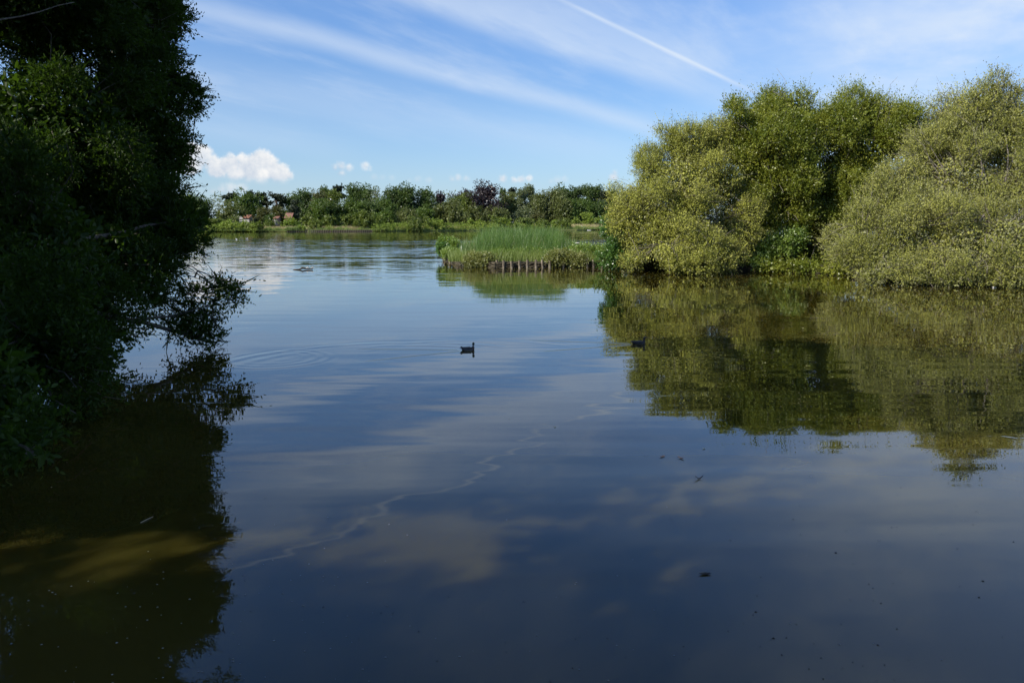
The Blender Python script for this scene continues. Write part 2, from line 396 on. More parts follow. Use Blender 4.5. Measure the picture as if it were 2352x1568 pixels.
# far shore: waterline distance as a function of x
def far_y(x): return float(np.interp(x, [-400, -130, -60, -10, 50, 120, 400], [255, 300, 318, 345, 378, 395, 420]))
fx = np.linspace(-700, 700, 141)
rngf = np.random.default_rng(5)
far_poly = [(x, far_y(x) + rngf.normal() * 2.5) for x in fx] + [(5000, 420), (5500, 8800), (-5500, 8800), (-5000, 250)]
slab('far_shore', far_poly, 0.55, M['turf'])
PEN = [onw(*D(*p)) for p in ((1018, 599), (1064, 609.5), (1136, 615.5), (1402, 613))]
pen_poly = [PEN[0][:2] + [0.1, 0.1], PEN[1][:2] + [0.1, 0.2], PEN[2][:2] + [0, 0.25], PEN[3][:2] + [0, 0.25]]
rb = [onw(*D(*p))[:2] for p in ((1480, 617), (1640, 622), (1850, 623), (1960, 632), (2100, 643), (2352, 650), (2700, 668))]
pen_poly += rb + [(75, 50), (95, 60), (90, 98), (45, 92), (20, 84), (4, 83), (-4, 83), (-6.4, 79.5)]
slab('bank', pen_poly, 0.5, M['soil'])
left_poly = [(-60, -60), (14, -60), (12, -5), (4, -2.5), (-5, -2), (-9.5, 2), (-13.5, 8), (-15.5, 15), (-16, 27), (-22, 36), (-32, 46), (-60, 60)]
slab('left_bank', left_poly, 0.45, M['soil'])

# ------------------------------------------------------------------ plant builders
class Tubes:
    def __init__(s): s.V = []; s.F = []; s.n = 0
    def add(s, pts, rad, sides=6, cap=True):
        pts = np.asarray(pts, float); k = len(pts)
        T = np.gradient(pts, axis=0); T /= np.linalg.norm(T, axis=1)[:, None] + 1e-9
        a = np.array([0, 0, 1.0]) if abs(T[0, 2]) < 0.9 else np.array([1.0, 0, 0])
        for i in range(k):
            u = np.cross(T[i], a); u /= np.linalg.norm(u) + 1e-9; v = np.cross(T[i], u)
            an = np.arange(sides) * 2 * math.pi / sides
            s.V.append(pts[i] + rad[i] * (np.cos(an)[:, None] * u + np.sin(an)[:, None] * v))
        for i in range(k - 1):
            for j in range(sides):
                j2 = (j + 1) % sides
                s.F.append((s.n + i * sides + j, s.n + i * sides + j2, s.n + (i + 1) * sides + j2, s.n + (i + 1) * sides + j))
        if cap:
            s.F.append(tuple(s.n + j for j in range(sides))[::-1]); s.F.append(tuple(s.n + (k - 1) * sides + j for j in range(sides)))
        s.n += k * sides
    def mesh(s, name): return mesh_from(name, np.concatenate(s.V), None, s.F)
def bend(a, b, rng, k=6, wob=0.08, sag=0.0):
    a = np.asarray(a, float); b = np.asarray(b, float); L = np.linalg.norm(b - a)
    t = np.linspace(0, 1, k)[:, None]; p = a + (b - a) * t
    o1 = rng.normal(size=3) * wob * L * 1.2; o2 = rng.normal(size=3) * wob * L * 0.6
    p = p + o1 * np.sin(np.pi * t) + o2 * np.sin(2 * np.pi * t); p[:, 2] += sag * L * np.sin(np.pi * t[:, 0])
    return p
def unit(v): return v / (np.linalg.norm(v, axis=-1, keepdims=True) + 1e-9)
def leaf_mesh(name, P, Dv, Nv, L, W, hexa=False, fold=0.12):
    n = len(P); Nv = unit(Nv - Dv * (Nv * Dv).sum(1, keepdims=True)); S = np.cross(Dv, Nv)
    L = np.broadcast_to(L, (n,))[:, None]; W = np.broadcast_to(W, (n,))[:, None]
    if hexa:
        v = [P, P + Dv * L * .28 + S * W * .42 + Nv * W * fold, P + Dv * L * .68 + S * W * .40 + Nv * W * fold, P + Dv * L - Nv * L * 0.05,
             P + Dv * L * .68 - S * W * .40 + Nv * W * fold, P + Dv * L * .28 - S * W * .42 + Nv * W * fold]
        V = np.stack(v, 1).reshape(-1, 3); b = np.arange(n)[:, None] * 6
        F = np.concatenate([b + np.array([[0, 1, 2, 3]]), b + np.array([[0, 3, 4, 5]])])
    else:
        v = [P, P + Dv * L * .5 + S * W * .5 + Nv * W * fold, P + Dv * L, P + Dv * L * .5 - S * W * .5 + Nv * W * fold]
        V = np.stack(v, 1).reshape(-1, 3); F = np.arange(n * 4).reshape(-1, 4)
    return mesh_from(name, V, F)
def clumpify(lobes, size, rng, dens=1.0):
    out = []; par = []
    for i, l in enumerate(lobes):
        Rm = (l[3] * l[4] * l[5]) ** (1 / 3.); k = int(dens * (Rm / size) ** 2) + 2
        u = unit(rng.normal(size=(k, 3)))
        for j in range(k):
            f = 0.55 + 0.38 * rng.random() + (0.12 + 0.2 * max(0, u[j, 2])) * (rng.random() < 0.16); r = min(size, Rm * 0.75) * (0.55 + 0.75 * rng.random())
            out.append((l[0] + u[j, 0] * l[3] * f, l[1] + u[j, 1] * l[4] * f, l[2] + u[j, 2] * l[5] * f, r, r, r * 0.85) + tuple(l[6:7])); par.append(i)
    return out, np.array(par)
def crown_points(lobes, n, rng, inner=0.25, keep=0.72, wob=0.16):
    C = np.array([l[:3] for l in lobes]); Rr = np.array([l[3:6] for l in lobes])
    w = (Rr[:, 0] * Rr[:, 1] * Rr[:, 2]) ** (2 / 3.) * np.array([l[6] if len(l) > 6 else 1.0 for l in lobes]); w = w / w.sum()
    k = rng.choice(len(lobes), n, p=w); u = unit(rng.normal(size=(n, 3)))
    ph = rng.random((len(lobes), 6)) * 6.28
    q = ph[k]
    wv = 1 + wob * (np.sin(u[:, 0] * 5 + q[:, 0]) * np.sin(u[:, 1] * 6 + q[:, 1]) + 0.7 * np.sin(u[:, 2] * 8 + q[:, 2] + u[:, 0] * 4) + 0.5 * np.sin(u[:, 1] * 13 + q[:, 3]) * np.sin(u[:, 2] * 11 + q[:, 4]))
    r = wv * (1 - np.abs(rng.normal(size=n)) * inner); r = np.clip(r, 0.15, 1.16)
    p = C[k] + u * r[:, None] * Rr[k]
    ins = np.zeros(n, bool)
    for i in range(len(lobes)):
        ins |= (k != i) & ((((p - C[i]) / Rr[i]) ** 2).sum(1) < keep * keep)
    p, u, k = p[~ins], unit(u / Rr[k])[~ins], k[~ins]
    return p, u, k
def shoot_leaves(p, u, rng, slen, nl, ll, lw, up=0.35, rnd=0.6, droop=0.0, nrm_up=0.5):
    """a shoot at every point, leaves set along it"""
    n = len(p); d = unit(u * 0.8 + np.array([0, 0, up]) + rng.normal(size=(n, 3)) * rnd)
    Ls = slen * (0.5 + rng.random(n)); Ls = Ls * (1 + 0.8 * (rng.random(n) < 0.15) * (u[:, 2] > 0.1))
    P = []; DD = []; NN = []
    nb = unit(rng.normal(size=(n, 3)) * 0.55 + u * 0.75 + np.array([0, 0, nrm_up]))
    for j in range(nl):
        f = (j + rng.random(n) * 0.8) / nl
        pos = p + d * (Ls * f)[:, None]; pos[:, 2] -= droop * (Ls * f * f)
        pos = pos + rng.normal(size=(n, 3)) * slen * 0.06
        side = unit(np.cross(d, rng.normal(size=(n, 3))))
        ld = unit(d * 0.8 + side * 0.75 + rng.normal(size=(n, 3)) * 0.2)
        nn = unit(nb + rng.normal(size=(n, 3)) * 0.42)
        P.append(pos); DD.append(ld); NN.append(nn)
    P = np.concatenate(P); DD = np.concatenate(DD); NN = np.concatenate(NN); m = len(P)
    s = 0.65 + rng.random(m) * 0.7; LLn = ll * s; LWn = lw * s
    g = (u[:, 2] > -0.1) & (Ls > slen * 0.7); mm = int(g.sum())
    if mm:     # the bare stem of the longer shoots
        P = np.concatenate([P, p[g] - d[g] * Ls[g][:, None] * 0.3]); DD = np.concatenate([DD, d[g]]); NN = np.concatenate([NN, unit(rng.normal(size=(mm, 3)))])
        LLn = np.concatenate([LLn, Ls[g] * 1.25]); LWn = np.concatenate([LWn, np.full(mm, lw * 0.22)])
    return P, DD, NN, LLn, LWn, (p, d, Ls)

def make_tree(name, label, cat, base, lobes, leafmat, barkmat, nshoot, slen, nl, ll, lw, seed, group=None, trunk_r=0.2, stems=1,
              hexa=False, twigs=200, inner=0.25, keep=0.72, up=0.35, droop=0.0, zmin=None, filt=None, extra=None, fork=0.35, crown_name='crown', fill=0, fillk=2.4, clump=None, limb=0.55, nolimb=None):
    rng = np.random.default_rng(seed); base = np.asarray(base, float)
    rt = root(name, base, label, cat, group)
    if clump:
        sub, par = clumpify(lobes, clump, rng); p, u, k = crown_points(sub, nshoot, rng, inner, 0.5)
        ctr = np.array([l[:3] for l in lobes])[par[k]]; u = unit(u + 0.6 * unit(p - ctr)); k = par[k]
    else: p, u, k = crown_points(lobes, nshoot, rng, inner, keep)
    if zmin is not None:
        s = p[:, 2] > zmin; p, u, k = p[s], u[s], k[s]
    if filt is not None:
        s = filt(p, rng); p, u, k = p[s], u[s], k[s]
    P, DD, NN, L, W, sh = shoot_leaves(p, u, rng, slen, nl, ll, lw, up, 0.6, droop)
    if zmin is not None:
        s = P[:, 2] > zmin - 0.1; P, DD, NN, L, W = P[s], DD[s], NN[s], L[s], W[s]
    C = np.array([l[:3] for l in lobes]); Rr = np.array([l[3:6] for l in lobes])
    if fill:
        w = Rr.prod(1) ** (5 / 6.) * np.array([(0.0 if l[6] in (0.6, 1.1) else l[6]) if len(l) > 6 else 1.0 for l in lobes]); kk = rng.choice(len(lobes), fill, p=w / w.sum())
        q = C[kk] + unit(rng.normal(size=(fill, 3))) * (0.05 + 0.6 * rng.random(fill) ** 0.5)[:, None] * Rr[kk]
        if zmin is not None: q = q[q[:, 2] > zmin + 0.15]
        m = len(q); P = np.concatenate([P, q]); DD = np.concatenate([DD, unit(rng.normal(size=(m, 3)))]); NN = np.concatenate([NN, unit(rng.normal(size=(m, 3)))])
        sc = fillk * (0.7 + 0.6 * rng.random(m)); L = np.concatenate([L, ll * sc]); W = np.concatenate([W, lw * sc * 1.15])
    link(crown_name, leaf_mesh(crown_name, P, DD, NN, L, W, hexa), leafmat, rt)
    T = Tubes(); H = C[:, 2].max() - base[2]
    cen = C.mean(0)
    forks = []
    for s in range(stems):
        a = rng.random() * 6.28; off = np.array([math.cos(a), math.sin(a), 0]) * (0.0 if stems == 1 else trunk_r * 2.2)
        top = base + np.array([0, 0, H * fork]) + (cen - base) * np.array([.35, .35, 0]) + off * 4 * (stems > 1)
        pts = bend(base + off - [0, 0, 0.4], top, rng, 6, 0.03)
        T.add(pts, np.linspace(trunk_r * 1.25, trunk_r * 0.7, 6), 8); forks.append(top)
    limbs = []
    for i in range(len(lobes)):
        f = forks[int(rng.integers(len(forks)))] if stems > 1 else forks[0]
        if nolimb and C[i][1] < nolimb:      # far from the trunk: only twigs from the clump's own heart
            limbs.append(bend(C[i] + [-.3, .3, -.2], C[i], rng, 9, 0.03)); continue
        q = bend(f, C[i], rng, 9, 0.035, 0.05); q[:, 2] = np.maximum(q[:, 2], 0.12)
        r0 = trunk_r * limb * min(1.0, 0.4 + Rr[i].mean() / (Rr.mean() * 1.6))
        T.add(q, np.linspace(r0, r0 * 0.2, 9), 6); limbs.append(q)
    if extra is not None:
        for q, r0, r1 in extra: T.add(q, np.linspace(r0, r1, len(q)), 6)
    link('trunk', T.mesh('trunk'), barkmat, rt, True)
    if twigs:
        B = Tubes(); ids = rng.choice(len(p), min(twigs, len(p)), replace=False)
        for i in ids:
            q0 = limbs[k[i]][int(rng.integers(6, 9))]
            e = sh[0][i] + sh[1][i] * sh[2][i] * (1.25 if barkmat is M['bark_pale'] else 0.9)
            r = trunk_r * 0.09 + 0.004
            B.add(bend(q0, e, rng, 5, 0.06, 0.04), np.linspace(r, r * 0.25, 5), 3, False)
        link('branches', B.mesh('branches'), barkmat, rt)
    return rt

# ------------------------------------------------------------------ near willow on the left
def lobe(x, y, dist, rp, sz=(1, 1, 1), dz=0, wt=1.0):
    c = at(*D(x, y), dist); r = rp * K / FPX * dist
    return (c[0], c[1], c[2] + dz, r * sz[0], r * sz[1], r * sz[2], wt)
WL = [
    lobe(60, -60, 24, 260), lobe(240, 40, 26, 150), lobe(330, 45, 28, 85), lobe(372, 20, 28.5, 48), lobe(350, 120, 29, 70),
    lobe(400, 190, 29.5, 62, (1.15, 1, .8)), lobe(300, 220, 27, 120), lobe(350, 270, 28, 60), lobe(330, 340, 27.5, 80), lobe(392, 365, 28, 56, (1.1, 1, .9)),
    lobe(120, 300, 23, 230), lobe(250, 430, 25, 130), lobe(345, 440, 26.5, 72), lobe(390, 500, 26, 75, (1.2, 1, .75)), lobe(440, 505, 25.5, 48, (1.2, 1, .7)),
    lobe(330, 560, 25, 88), lobe(405, 560, 25, 58, (1.2, 1, .7)), lobe(60, 560, 19, 220), lobe(230, 600, 22, 140), lobe(335, 618, 23.5, 52, (1.2, 1, .6), 0, 0.6),
    lobe(250, 690, 21.5, 95, (1.2, 1, .7), 0, 0.6), lobe(300, 690, 22.5, 50, (1.3, 1, .6), 0, 0.6), lobe(120, 720, 18, 150), lobe(205, 775, 19.5, 62, (1.2, 1, .6), 0, 0.6), lobe(60, 800, 14.5, 150),
    lobe(110, 850, 15.5, 90, (1, 1, .8)), lobe(-10, 900, 11, 150), lobe(30, 985, 10, 75, (1, 1, .7)), lobe(70, 1040, 9.6, 42, (1.1, 1, .6)),
    # the crown above the picture's top edge, seen in the reflection
    (-15.0, 25.0, 14.5, 4.6, 4.6, 3.4, 0.5), (-11.8, 24.5, 13.5, 2.6, 2.6, 2.2, 0.5), (-11.0, 26.5, 16.0, 2.2, 2.2, 1.8, 0.5), (-18, 20, 16, 5, 5, 4, 0.5), (-13.5, 18.5, 13, 3.4, 3.4, 3, 0.5),
    (-12.0, 14.0, 10.5, 3.2, 3.0, 3.0, 0.5), (-10.0, 22.0, 17.5, 1.6, 1.6, 1.4, 0.5),
]
BR = [l[:6] + (1.1,) for l in [lobe(490, 690, 23.3, 46, (1, .8, .9)), lobe(515, 662, 23.4, 30, (.8, .7, 1.2)), lobe(535, 692, 23.6, 22, (1.1, .7, .8)), lobe(455, 668, 23.2, 30), lobe(470, 735, 23.2, 34, (1.1, .8, .7)),
      lobe(452, 772, 22.7, 36, (1.3, .8, .55)), lobe(430, 752, 22.6, 30), lobe(495, 770, 22.9, 20, (1.3, .7, .6)), lobe(392, 712, 22.6, 24, (1.3, .8, .6)), lobe(370, 755, 22, 24, (1.4, .8, .5)),
      lobe(280, 755, 21, 34, (1.5, .8, .5))]]
rngw = np.random.default_rng(3)
def dpt(x, y, Y): return at(*D(x, y), Y)
ex = []
def limbpath(pts, r0, r1):
    pts = np.array(pts); t = np.linspace(0, len(pts) - 1, (len(pts) - 1) * 4 + 1)
    q = np.stack([np.interp(t, range(len(pts)), pts[:, i]) for i in range(3)], 1)
    q[1:-1] += rngw.normal(size=(len(q) - 2, 3)) * 0.02
    ex.append((q, r0, r1))
limbpath([(-17.0, 26.0, 1.6), dpt(120, 700, 18), dpt(300, 735, 21), dpt(420, 765, 22.4), dpt(480, 785, 22.9), dpt(530, 783, 23.2)], 0.12, 0.008)
limbpath([dpt(300, 735, 21), dpt(400, 722, 22.4), dpt(470, 705, 23.0), dpt(545, 690, 23.6)], 0.045, 0.006)
limbpath([dpt(420, 765, 22.4), dpt(470, 742, 23), dpt(515, 720, 23.3)], 0.02, 0.005)
limbpath([dpt(470, 705, 23), dpt(500, 672, 23.3), dpt(512, 640, 23.4)], 0.018, 0.004)
limbpath([dpt(480, 785, 22.9), dpt(515, 800, 22.9), dpt(530, 812, 22.8)], 0.010, 0.003)
limbpath([dpt(500, 785, 23), dpt(525, 768, 23.1), dpt(533, 757, 23.1)], 0.008, 0.003)
limbpath([(-17.5, 26.5, 2.2), dpt(0, 640, 17), dpt(160, 560, 20), dpt(330, 520, 24), dpt(440, 500, 25.5)], 0.14, 0.015)
limbpath([(-18, 27, 4), dpt(-60, 330, 20), dpt(120, 270, 24), dpt(300, 210, 27), dpt(430, 185, 29.5)], 0.18, 0.015)
limbpath([(-17.6, 25.5, 2.0), dpt(-150, 60, 14), dpt(0, 45, 17), dpt(170, 5, 19)], 0.045, 0.008)
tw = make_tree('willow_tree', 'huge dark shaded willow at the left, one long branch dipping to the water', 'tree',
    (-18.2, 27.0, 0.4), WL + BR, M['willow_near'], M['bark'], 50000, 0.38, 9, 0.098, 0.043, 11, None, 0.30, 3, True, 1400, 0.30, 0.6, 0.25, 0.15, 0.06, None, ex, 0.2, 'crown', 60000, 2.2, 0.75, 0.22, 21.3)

# ------------------------------------------------------------------ trees out of frame that shade the near water
for i, (x, y, h, r) in enumerate(((-13, 5.8, 23, 4.4), (-21, 11, 18, 4.6), (-9.5, -3.5, 21, 4.4), (-23.5, 1.0, 21, 4.2), (-1.5, -6, 19, 4.8), (-20.5, -8.0, 21, 4.2), (6.5, -8, 20, 5.0), (-15.5, 8.5, 14, 4.2))):
    rg = np.random.default_rng(100 + i)
    lob = [(x + rg.normal() * r * .45, y + rg.normal() * r * .45, h * ((0.42 if h > 13 else 0.16) + 0.5 * rg.random()), r * (.45 + .25 * rg.random()), r * (.45 + .25 * rg.random()), r * (.4 + .2 * rg.random())) for _ in range(9)]
    lab = ['broad tree on the near bank just left of the camera', 'broad tree on the left bank behind the leaning willow', 'bank tree nearest behind the camera on its left', 'tall tree well back on the left bank',
           'tree standing right behind the camera', 'tallest tree at the back of the near bank', 'tree behind the camera on its right', 'low bushy tree between the left bank trees and the leaning willow'][i]
    make_tree('bank_tree', lab, 'tree', (x, y, 0.4), lob, M['oak'], M['bark'], (3600, 900, 3600, 2400, 3600, 3000, 3600, 3200)[i], 0.8, 6, 0.36, 0.22, 200 + i, 'trees on the near bank', 0.28, 1, False, 0, 0.4, 0.5, fill=(1500, 200, 1500, 800, 1500, 1200, 1500, 1000)[i], clump=1.3)

# ------------------------------------------------------------------ trees on the right bank
def base_at(x, Y): 
    p = at(*D(x, 600), Y); return (p[0], p[1], 0.45)
LL, LW = 0.135, 0.068
make_tree('alder_tree', 'tall green alder behind the olive willow, a ragged spray at its top left', 'tree', base_at(1790, 66),
    [lobe(1790, 296, 62, 76), lobe(1735, 288, 61, 52), lobe(1700, 258, 60, 26, (1, 1, .7)), lobe(1812, 246, 62, 40), lobe(1850, 298, 62, 70), lobe(1760, 380, 61, 90), lobe(1840, 400, 62.5, 85), lobe(1800, 350, 61.5, 60),
     lobe(1790, 480, 62, 80), lobe(1740, 450, 61, 60), lobe(1688, 248, 60, 20, (1, 1, .7)), lobe(1665, 330, 61, 50), lobe(1860, 520, 63.5, 80)],
    M['alder'], M['bark_pale'], 30000, 0.72, 8, LL * .98, LW * 1.1, 21, None, 0.28, 2, False, 900, 0.2, 0.65, 0.7, fill=20000, fillk=1.8, clump=1.0, limb=0.4)
make_tree('round_topped_tree', 'tall round topped green tree between the two olive willows, sky showing through its crown', 'tree', base_at(1985, 68),
    [lobe(1985, 276, 62, 56), lobe(2030, 302, 62, 50), lobe(1940, 296, 62, 46), lobe(1990, 350, 62, 80), lobe(2060, 340, 62, 44), lobe(1920, 390, 62, 66), lobe(2000, 440, 61.5, 80), lobe(1930, 490, 62, 66), lobe(1985, 248, 62, 26)],
    M['alder'], M['bark_pale'], 20000, 0.75, 8, LL * .95, LW * 1.08, 22, None, 0.24, 2, False, 700, 0.25, 0.62, 0.7, fill=9000, fillk=1.8, clump=1.0, limb=0.4)
make_tree('sparse_tree', 'thin grey twiggy tree showing its bare top left of the far right willow crown', 'tree', base_at(2180, 62),
    [lobe(2170, 262, 62, 42), lobe(2205, 240, 62, 38), lobe(2135, 280, 62, 26), lobe(2195, 320, 61, 60)],
    M['sallow'], M['bark_pale'], 1700, 0.7, 6, LL, LW, 23, None, 0.16, 2, False, 500, 0.4, 0.4)
make_tree('willow_tree', 'broad olive green willow at the end of the bank, left of the right hand trees', 'tree', base_at(1600, 60),
    [lobe(1550, 330, 61, 42), lobe(1547, 305, 61, 18, (.7, 1, 1.2)), lobe(1505, 402, 61, 50), lobe(1600, 350, 61, 60), lobe(1650, 330, 61, 46), lobe(1452, 455, 60, 44), lobe(1560, 430, 59.5, 100), lobe(1650, 420, 60, 74),
     lobe(1490, 510, 59, 76), lobe(1440, 512, 60, 32), lobe(1590, 540, 57.5, 75), lobe(1530, 580, 56.5, 45, (1.2, 1, .8)), lobe(1650, 585, 57, 50, (1.2, 1, .6)), lobe(1590, 598, 56, 36, (1.5, 1, .5)), lobe(1680, 505, 60, 62), lobe(1470, 596, 57, 26, (1.4, 1, .5)), lobe(1560, 606, 56.5, 30, (2.2, 1, .6)), lobe(1660, 612, 57, 26, (2.2, 1, .6)), lobe(1620, 590, 62, 60, (2.5, 1, .8)), lobe(1480, 590, 63, 45, (2, 1, .9)), lobe(1540, 600, 62, 40, (2, 1, .9)), lobe(1710, 560, 64, 55), lobe(1720, 600, 62, 40, (1.8, 1, .9))],
    M['sallow'], M['bark_pale'], 36000, 0.6, 8, LL * .78, LW * .80, 24, None, 0.2, 4, False, 1100, 0.14, 0.72, 0.7, 0.0, 0.02, fill=44000, fillk=1.7, clump=0.85, limb=0.32)
make_tree('willow_tree', 'huge pale olive willow filling the right edge, its skirt hanging over the water', 'tree', base_at(2200, 52),
    [lobe(2240, 282, 51, 62), lobe(2300, 275, 51, 60), lobe(2360, 282, 51, 70), lobe(2180, 330, 53, 75), lobe(2280, 350, 52, 110), lobe(2120, 390, 52, 70), lobe(2200, 430, 50.5, 110), lobe(2330, 440, 50, 120),
     lobe(2060, 450, 51, 60), lobe(2010, 490, 50.5, 55), lobe(2090, 530, 48.5, 90), lobe(1965, 545, 50, 60), lobe(2200, 560, 47, 90), lobe(2310, 560, 46, 90), lobe(2000, 590, 48.5, 58, (1.2, 1, .7)), lobe(2120, 612, 46.5, 50, (1.4, 1, .6)),
     lobe(2240, 626, 45.5, 46, (1.4, 1, .55)), lobe(2340, 632, 45, 46, (1.3, 1, .55)), lobe(1962, 592, 49.5, 38, (1.2, 1, .7)), lobe(2000, 628, 47, 30, (2, 1, .6)), lobe(2100, 640, 46, 30, (2, 1, .55)), lobe(2200, 648, 45, 28, (2, 1, .55)), lobe(2300, 652, 44.5, 28, (2, 1, .55)), lobe(2080, 605, 53, 70, (2, 1, .8)), lobe(2260, 610, 52, 80, (2, 1, .8)), lobe(2430, 400, 52, 130), lobe(2430, 560, 48, 110), lobe(2290, 208, 51, 22, (1, 1, 1.4)), lobe(2335, 214, 51, 20, (1, 1, 1.3)), lobe(2240, 226, 51, 22)],
    M['sallow_pale'], M['bark_pale'], 48000, 0.58, 8, LL * .74, LW * .76, 25, None, 0.26, 5, False, 1500, 0.14, 0.74, 0.7, 0.0, 0.02, fill=60000, fillk=1.7, clump=0.85, limb=0.3)
make_tree('glossy_shrub', 'dark glossy green shrub at the left foot of the olive willow, above the stakes', 'shrub', base_at(1420, 61.5),
    [lobe(1425, 560, 60.5, 36, (1, 1, 1.1)), lobe(1408, 585, 60.3, 24), lobe(1445, 590, 60, 28), lobe(1412, 520, 61.5, 24, (1, 1, 1.2)), lobe(1432, 505, 61.5, 26)],
    M['bright_shrub'], M['bark'], 3200, 0.45, 7, LL, LW * 1.35, 26, None, 0.07, 4, False, 60, 0.3, 0.6, fill=2500, clump=0.6)
make_tree('bright_shrub', 'bright green low shrub lit in the dark gap under the tall alder', 'shrub', base_at(1790, 61),
    [lobe(1795, 560, 60, 34, (1.2, 1, .8)), lobe(1760, 575, 60, 28), lobe(1830, 545, 60.5, 26), lobe(1745, 600, 59.5, 22, (1.3, 1, .6))],
    M['nettle'], M['bark'], 1300, 0.45, 6, LL, LW * 1.35, 27, None, 0.06, 3, False, 50, 0.35, 0.5, fill=1200)
make_tree('dark_shrub', 'dark green shrub in the shade beside the far right willow', 'shrub', base_at(1880, 64),
    [lobe(1885, 560, 65, 50), lobe(1850, 590, 64, 36, (1.3, 1, .7)), lobe(1905, 500, 62, 44), lobe(1840, 610, 60, 22, (1.6, 1, .5)), lobe(1780, 612, 60, 24, (2, 1, .5)), lobe(1900, 600, 62, 34, (1.6, 1, .9)), lobe(1930, 590, 61, 44, (1.3, 1, 1)), lobe(1850, 614, 57.5, 26, (2, 1, .6)), lobe(1920, 620, 55.5, 26, (2, 1, .6)), lobe(1780, 614, 58, 22, (2, 1, .6)), lobe(1800, 590, 64, 60, (2, 1, .9)), lobe(1870, 470, 66, 60)],
    M['alder'], M['bark'], 5200, 0.5, 6, LL, LW * 1.3, 28, None, 0.07, 3, False, 0, 0.35, 0.5, fill=6000)

# ------------------------------------------------------------------ reed bank: stakes, wattle, reeds, plants
def rod(p0, p1, r, name_mesh, sides=9, rng=None, n=7):
    T = Tubes(); p0 = np.array(p0); p1 = np.array(p1); t = np.linspace(0, 1, n)[:, None]
    pts = p0 + (p1 - p0) * t
    rr = np.full(n, r); 
    if rng is not None: rr = rr * (1 + rng.normal(size=n) * 0.05); pts[1:-1, :2] += rng.normal(size=(n - 2, 2)) * r * 0.12
    T.add(pts, rr, sides); return T.mesh(name_mesh)
rngs = np.random.default_rng(8)
def F2(cx, cy): return ((1740 + cx / 3.36) / 4, (900 + cy / 3.36) / 4)      # close-up coordinates
ORD = ['first', 'second', 'third', 'fourth', 'fifth', 'sixth', 'seventh', 'eighth']
def stake(cx, cyb, cyt, label, r=0.1, lean=0.0):
    b = onw(*F2(cx, cyb)); d = b[1]; top = at(*F2(cx + lean, cyt), d + 0.05)
    me = rod((b[0], b[1], -0.7), (top[0], top[1], top[2]), r, 'wooden_stake', 9, rngs)
    o = place_mesh('wooden_stake', me, M['stake'], (b[0], b[1], 0.0)); return tag(o, label, 'stake', 'wooden stakes holding the reed bank')
mid = [(838, 574, 468), (920, 576, 470), (1035, 577, 482), (1133, 577, 472), (1240, 577, 466), (1355, 576, 464), (1450, 574, 464), (1545, 573, 472)]
mlab = ['palest sunlit stake at the left end of the open row below the reeds', 'second stake of the open row below the reeds, right of the palest one', 'short leaning stake, third in the open row below the reeds',
        'thick weathered stake, fourth in the open row below the reeds', 'middle stake of the open row below the reeds, fifth from its left', 'stake with a pale lit top, sixth in the open row below the reeds',
        'slim stake, seventh in the open row below the reeds', 'dark stake half under brambles at the right end of the open row']
for (q, l) in zip(mid, mlab): stake(*q, l, 0.095 + rngs.random() * 0.02, rngs.normal() * 5)
lft = [(128, 484, 386), (150, 488, 388), (200, 500, 396), (252, 508, 402), (305, 520, 412), (380, 540, 425)]
llab = ['leftmost stake at the very tip of the reed bank', 'pale stake close beside the leftmost one at the tip', 'third stake from the tip on the receding side of the reed bank', 'fourth stake from the tip on the receding side of the reed bank',
        'fifth stake from the tip on the receding side of the reed bank', 'stake at the front corner of the reed bank beside overhanging brambles']
for (q, l) in zip(lft, llab): stake(*q, l, 0.09 + rngs.random() * 0.02, rngs.normal() * 3)
rgt = [(1725, 571, 480), (2043, 570, 462), (2137, 569, 458), (2245, 568, 456), (2338, 567, 458)]
rlab = ['dark stake hidden among brambles left of the right hand group', 'first stake of the right hand group near the willow', 'second stake of the right hand group near the willow', 'third stake of the right hand group near the willow', 'last stake on the right, at the edge of the glossy shrub']
for (q, l) in zip(rgt, rlab): stake(*q, l, 0.1, rngs.normal() * 4)
# woven brushwood facing behind the stakes
def wattle(p, q, label, rows=5, zt=0.52):
    rg = np.random.default_rng(int(abs(p[0] * 10)) + 4); T = Tubes(); L = np.linalg.norm(q - p); n = max(6, int(L / 0.32))
    nrm = np.array([-(q - p)[1], (q - p)[0], 0]); nrm /= np.linalg.norm(nrm)
    if nrm[1] < 0: nrm = -nrm
    for r in range(rows):
        t = np.linspace(0, 1, n)[:, None]; pts = p + (q - p) * t
        pts = pts + nrm * (0.13 + 0.05 * np.sin(t * L / 0.32 * math.pi + r * math.pi)); pts[:, 2] = -0.1 + zt * r / (rows - 1.0) + rg.normal(size=n) * 0.035
        T.add(pts, 0.055 + 0.02 * rg.random(n), 5)
    b = p + nrm * 0.24
    c = q + nrm * 0.24
    k = T.n; T.V.append(np.array([[b[0], b[1], -0.6], [c[0], c[1], -0.6], [c[0], c[1], zt - .1], [b[0], b[1], zt - .1], [b[0], b[1] + .08, -0.6], [c[0], c[1] + .08, -0.6], [c[0], c[1] + .08, zt - .1], [b[0], b[1] + .08, zt - .1]]))
    T.F += [(k, k + 1, k + 2, k + 3), (k + 5, k + 4, k + 7, k + 6), (k + 3, k + 2, k + 6, k + 7), (k + 1, k, k + 4, k + 5), (k, k + 3, k + 7, k + 4), (k + 1, k + 5, k + 6, k + 2)]; T.n += 8
    o = place_mesh('wattle_fence', T.mesh('wattle_fence'), M['wattle'], (p[0], p[1], 0)); tag(o, label, 'fence', 'woven brushwood facing of the bank')
wattle(PEN[2], PEN[3], 'long dark woven brushwood facing behind the front row of stakes', 6)
wattle(PEN[1], PEN[2] - [0.05, 0, 0], 'short woven brushwood facing at the front corner under brambles', 6)
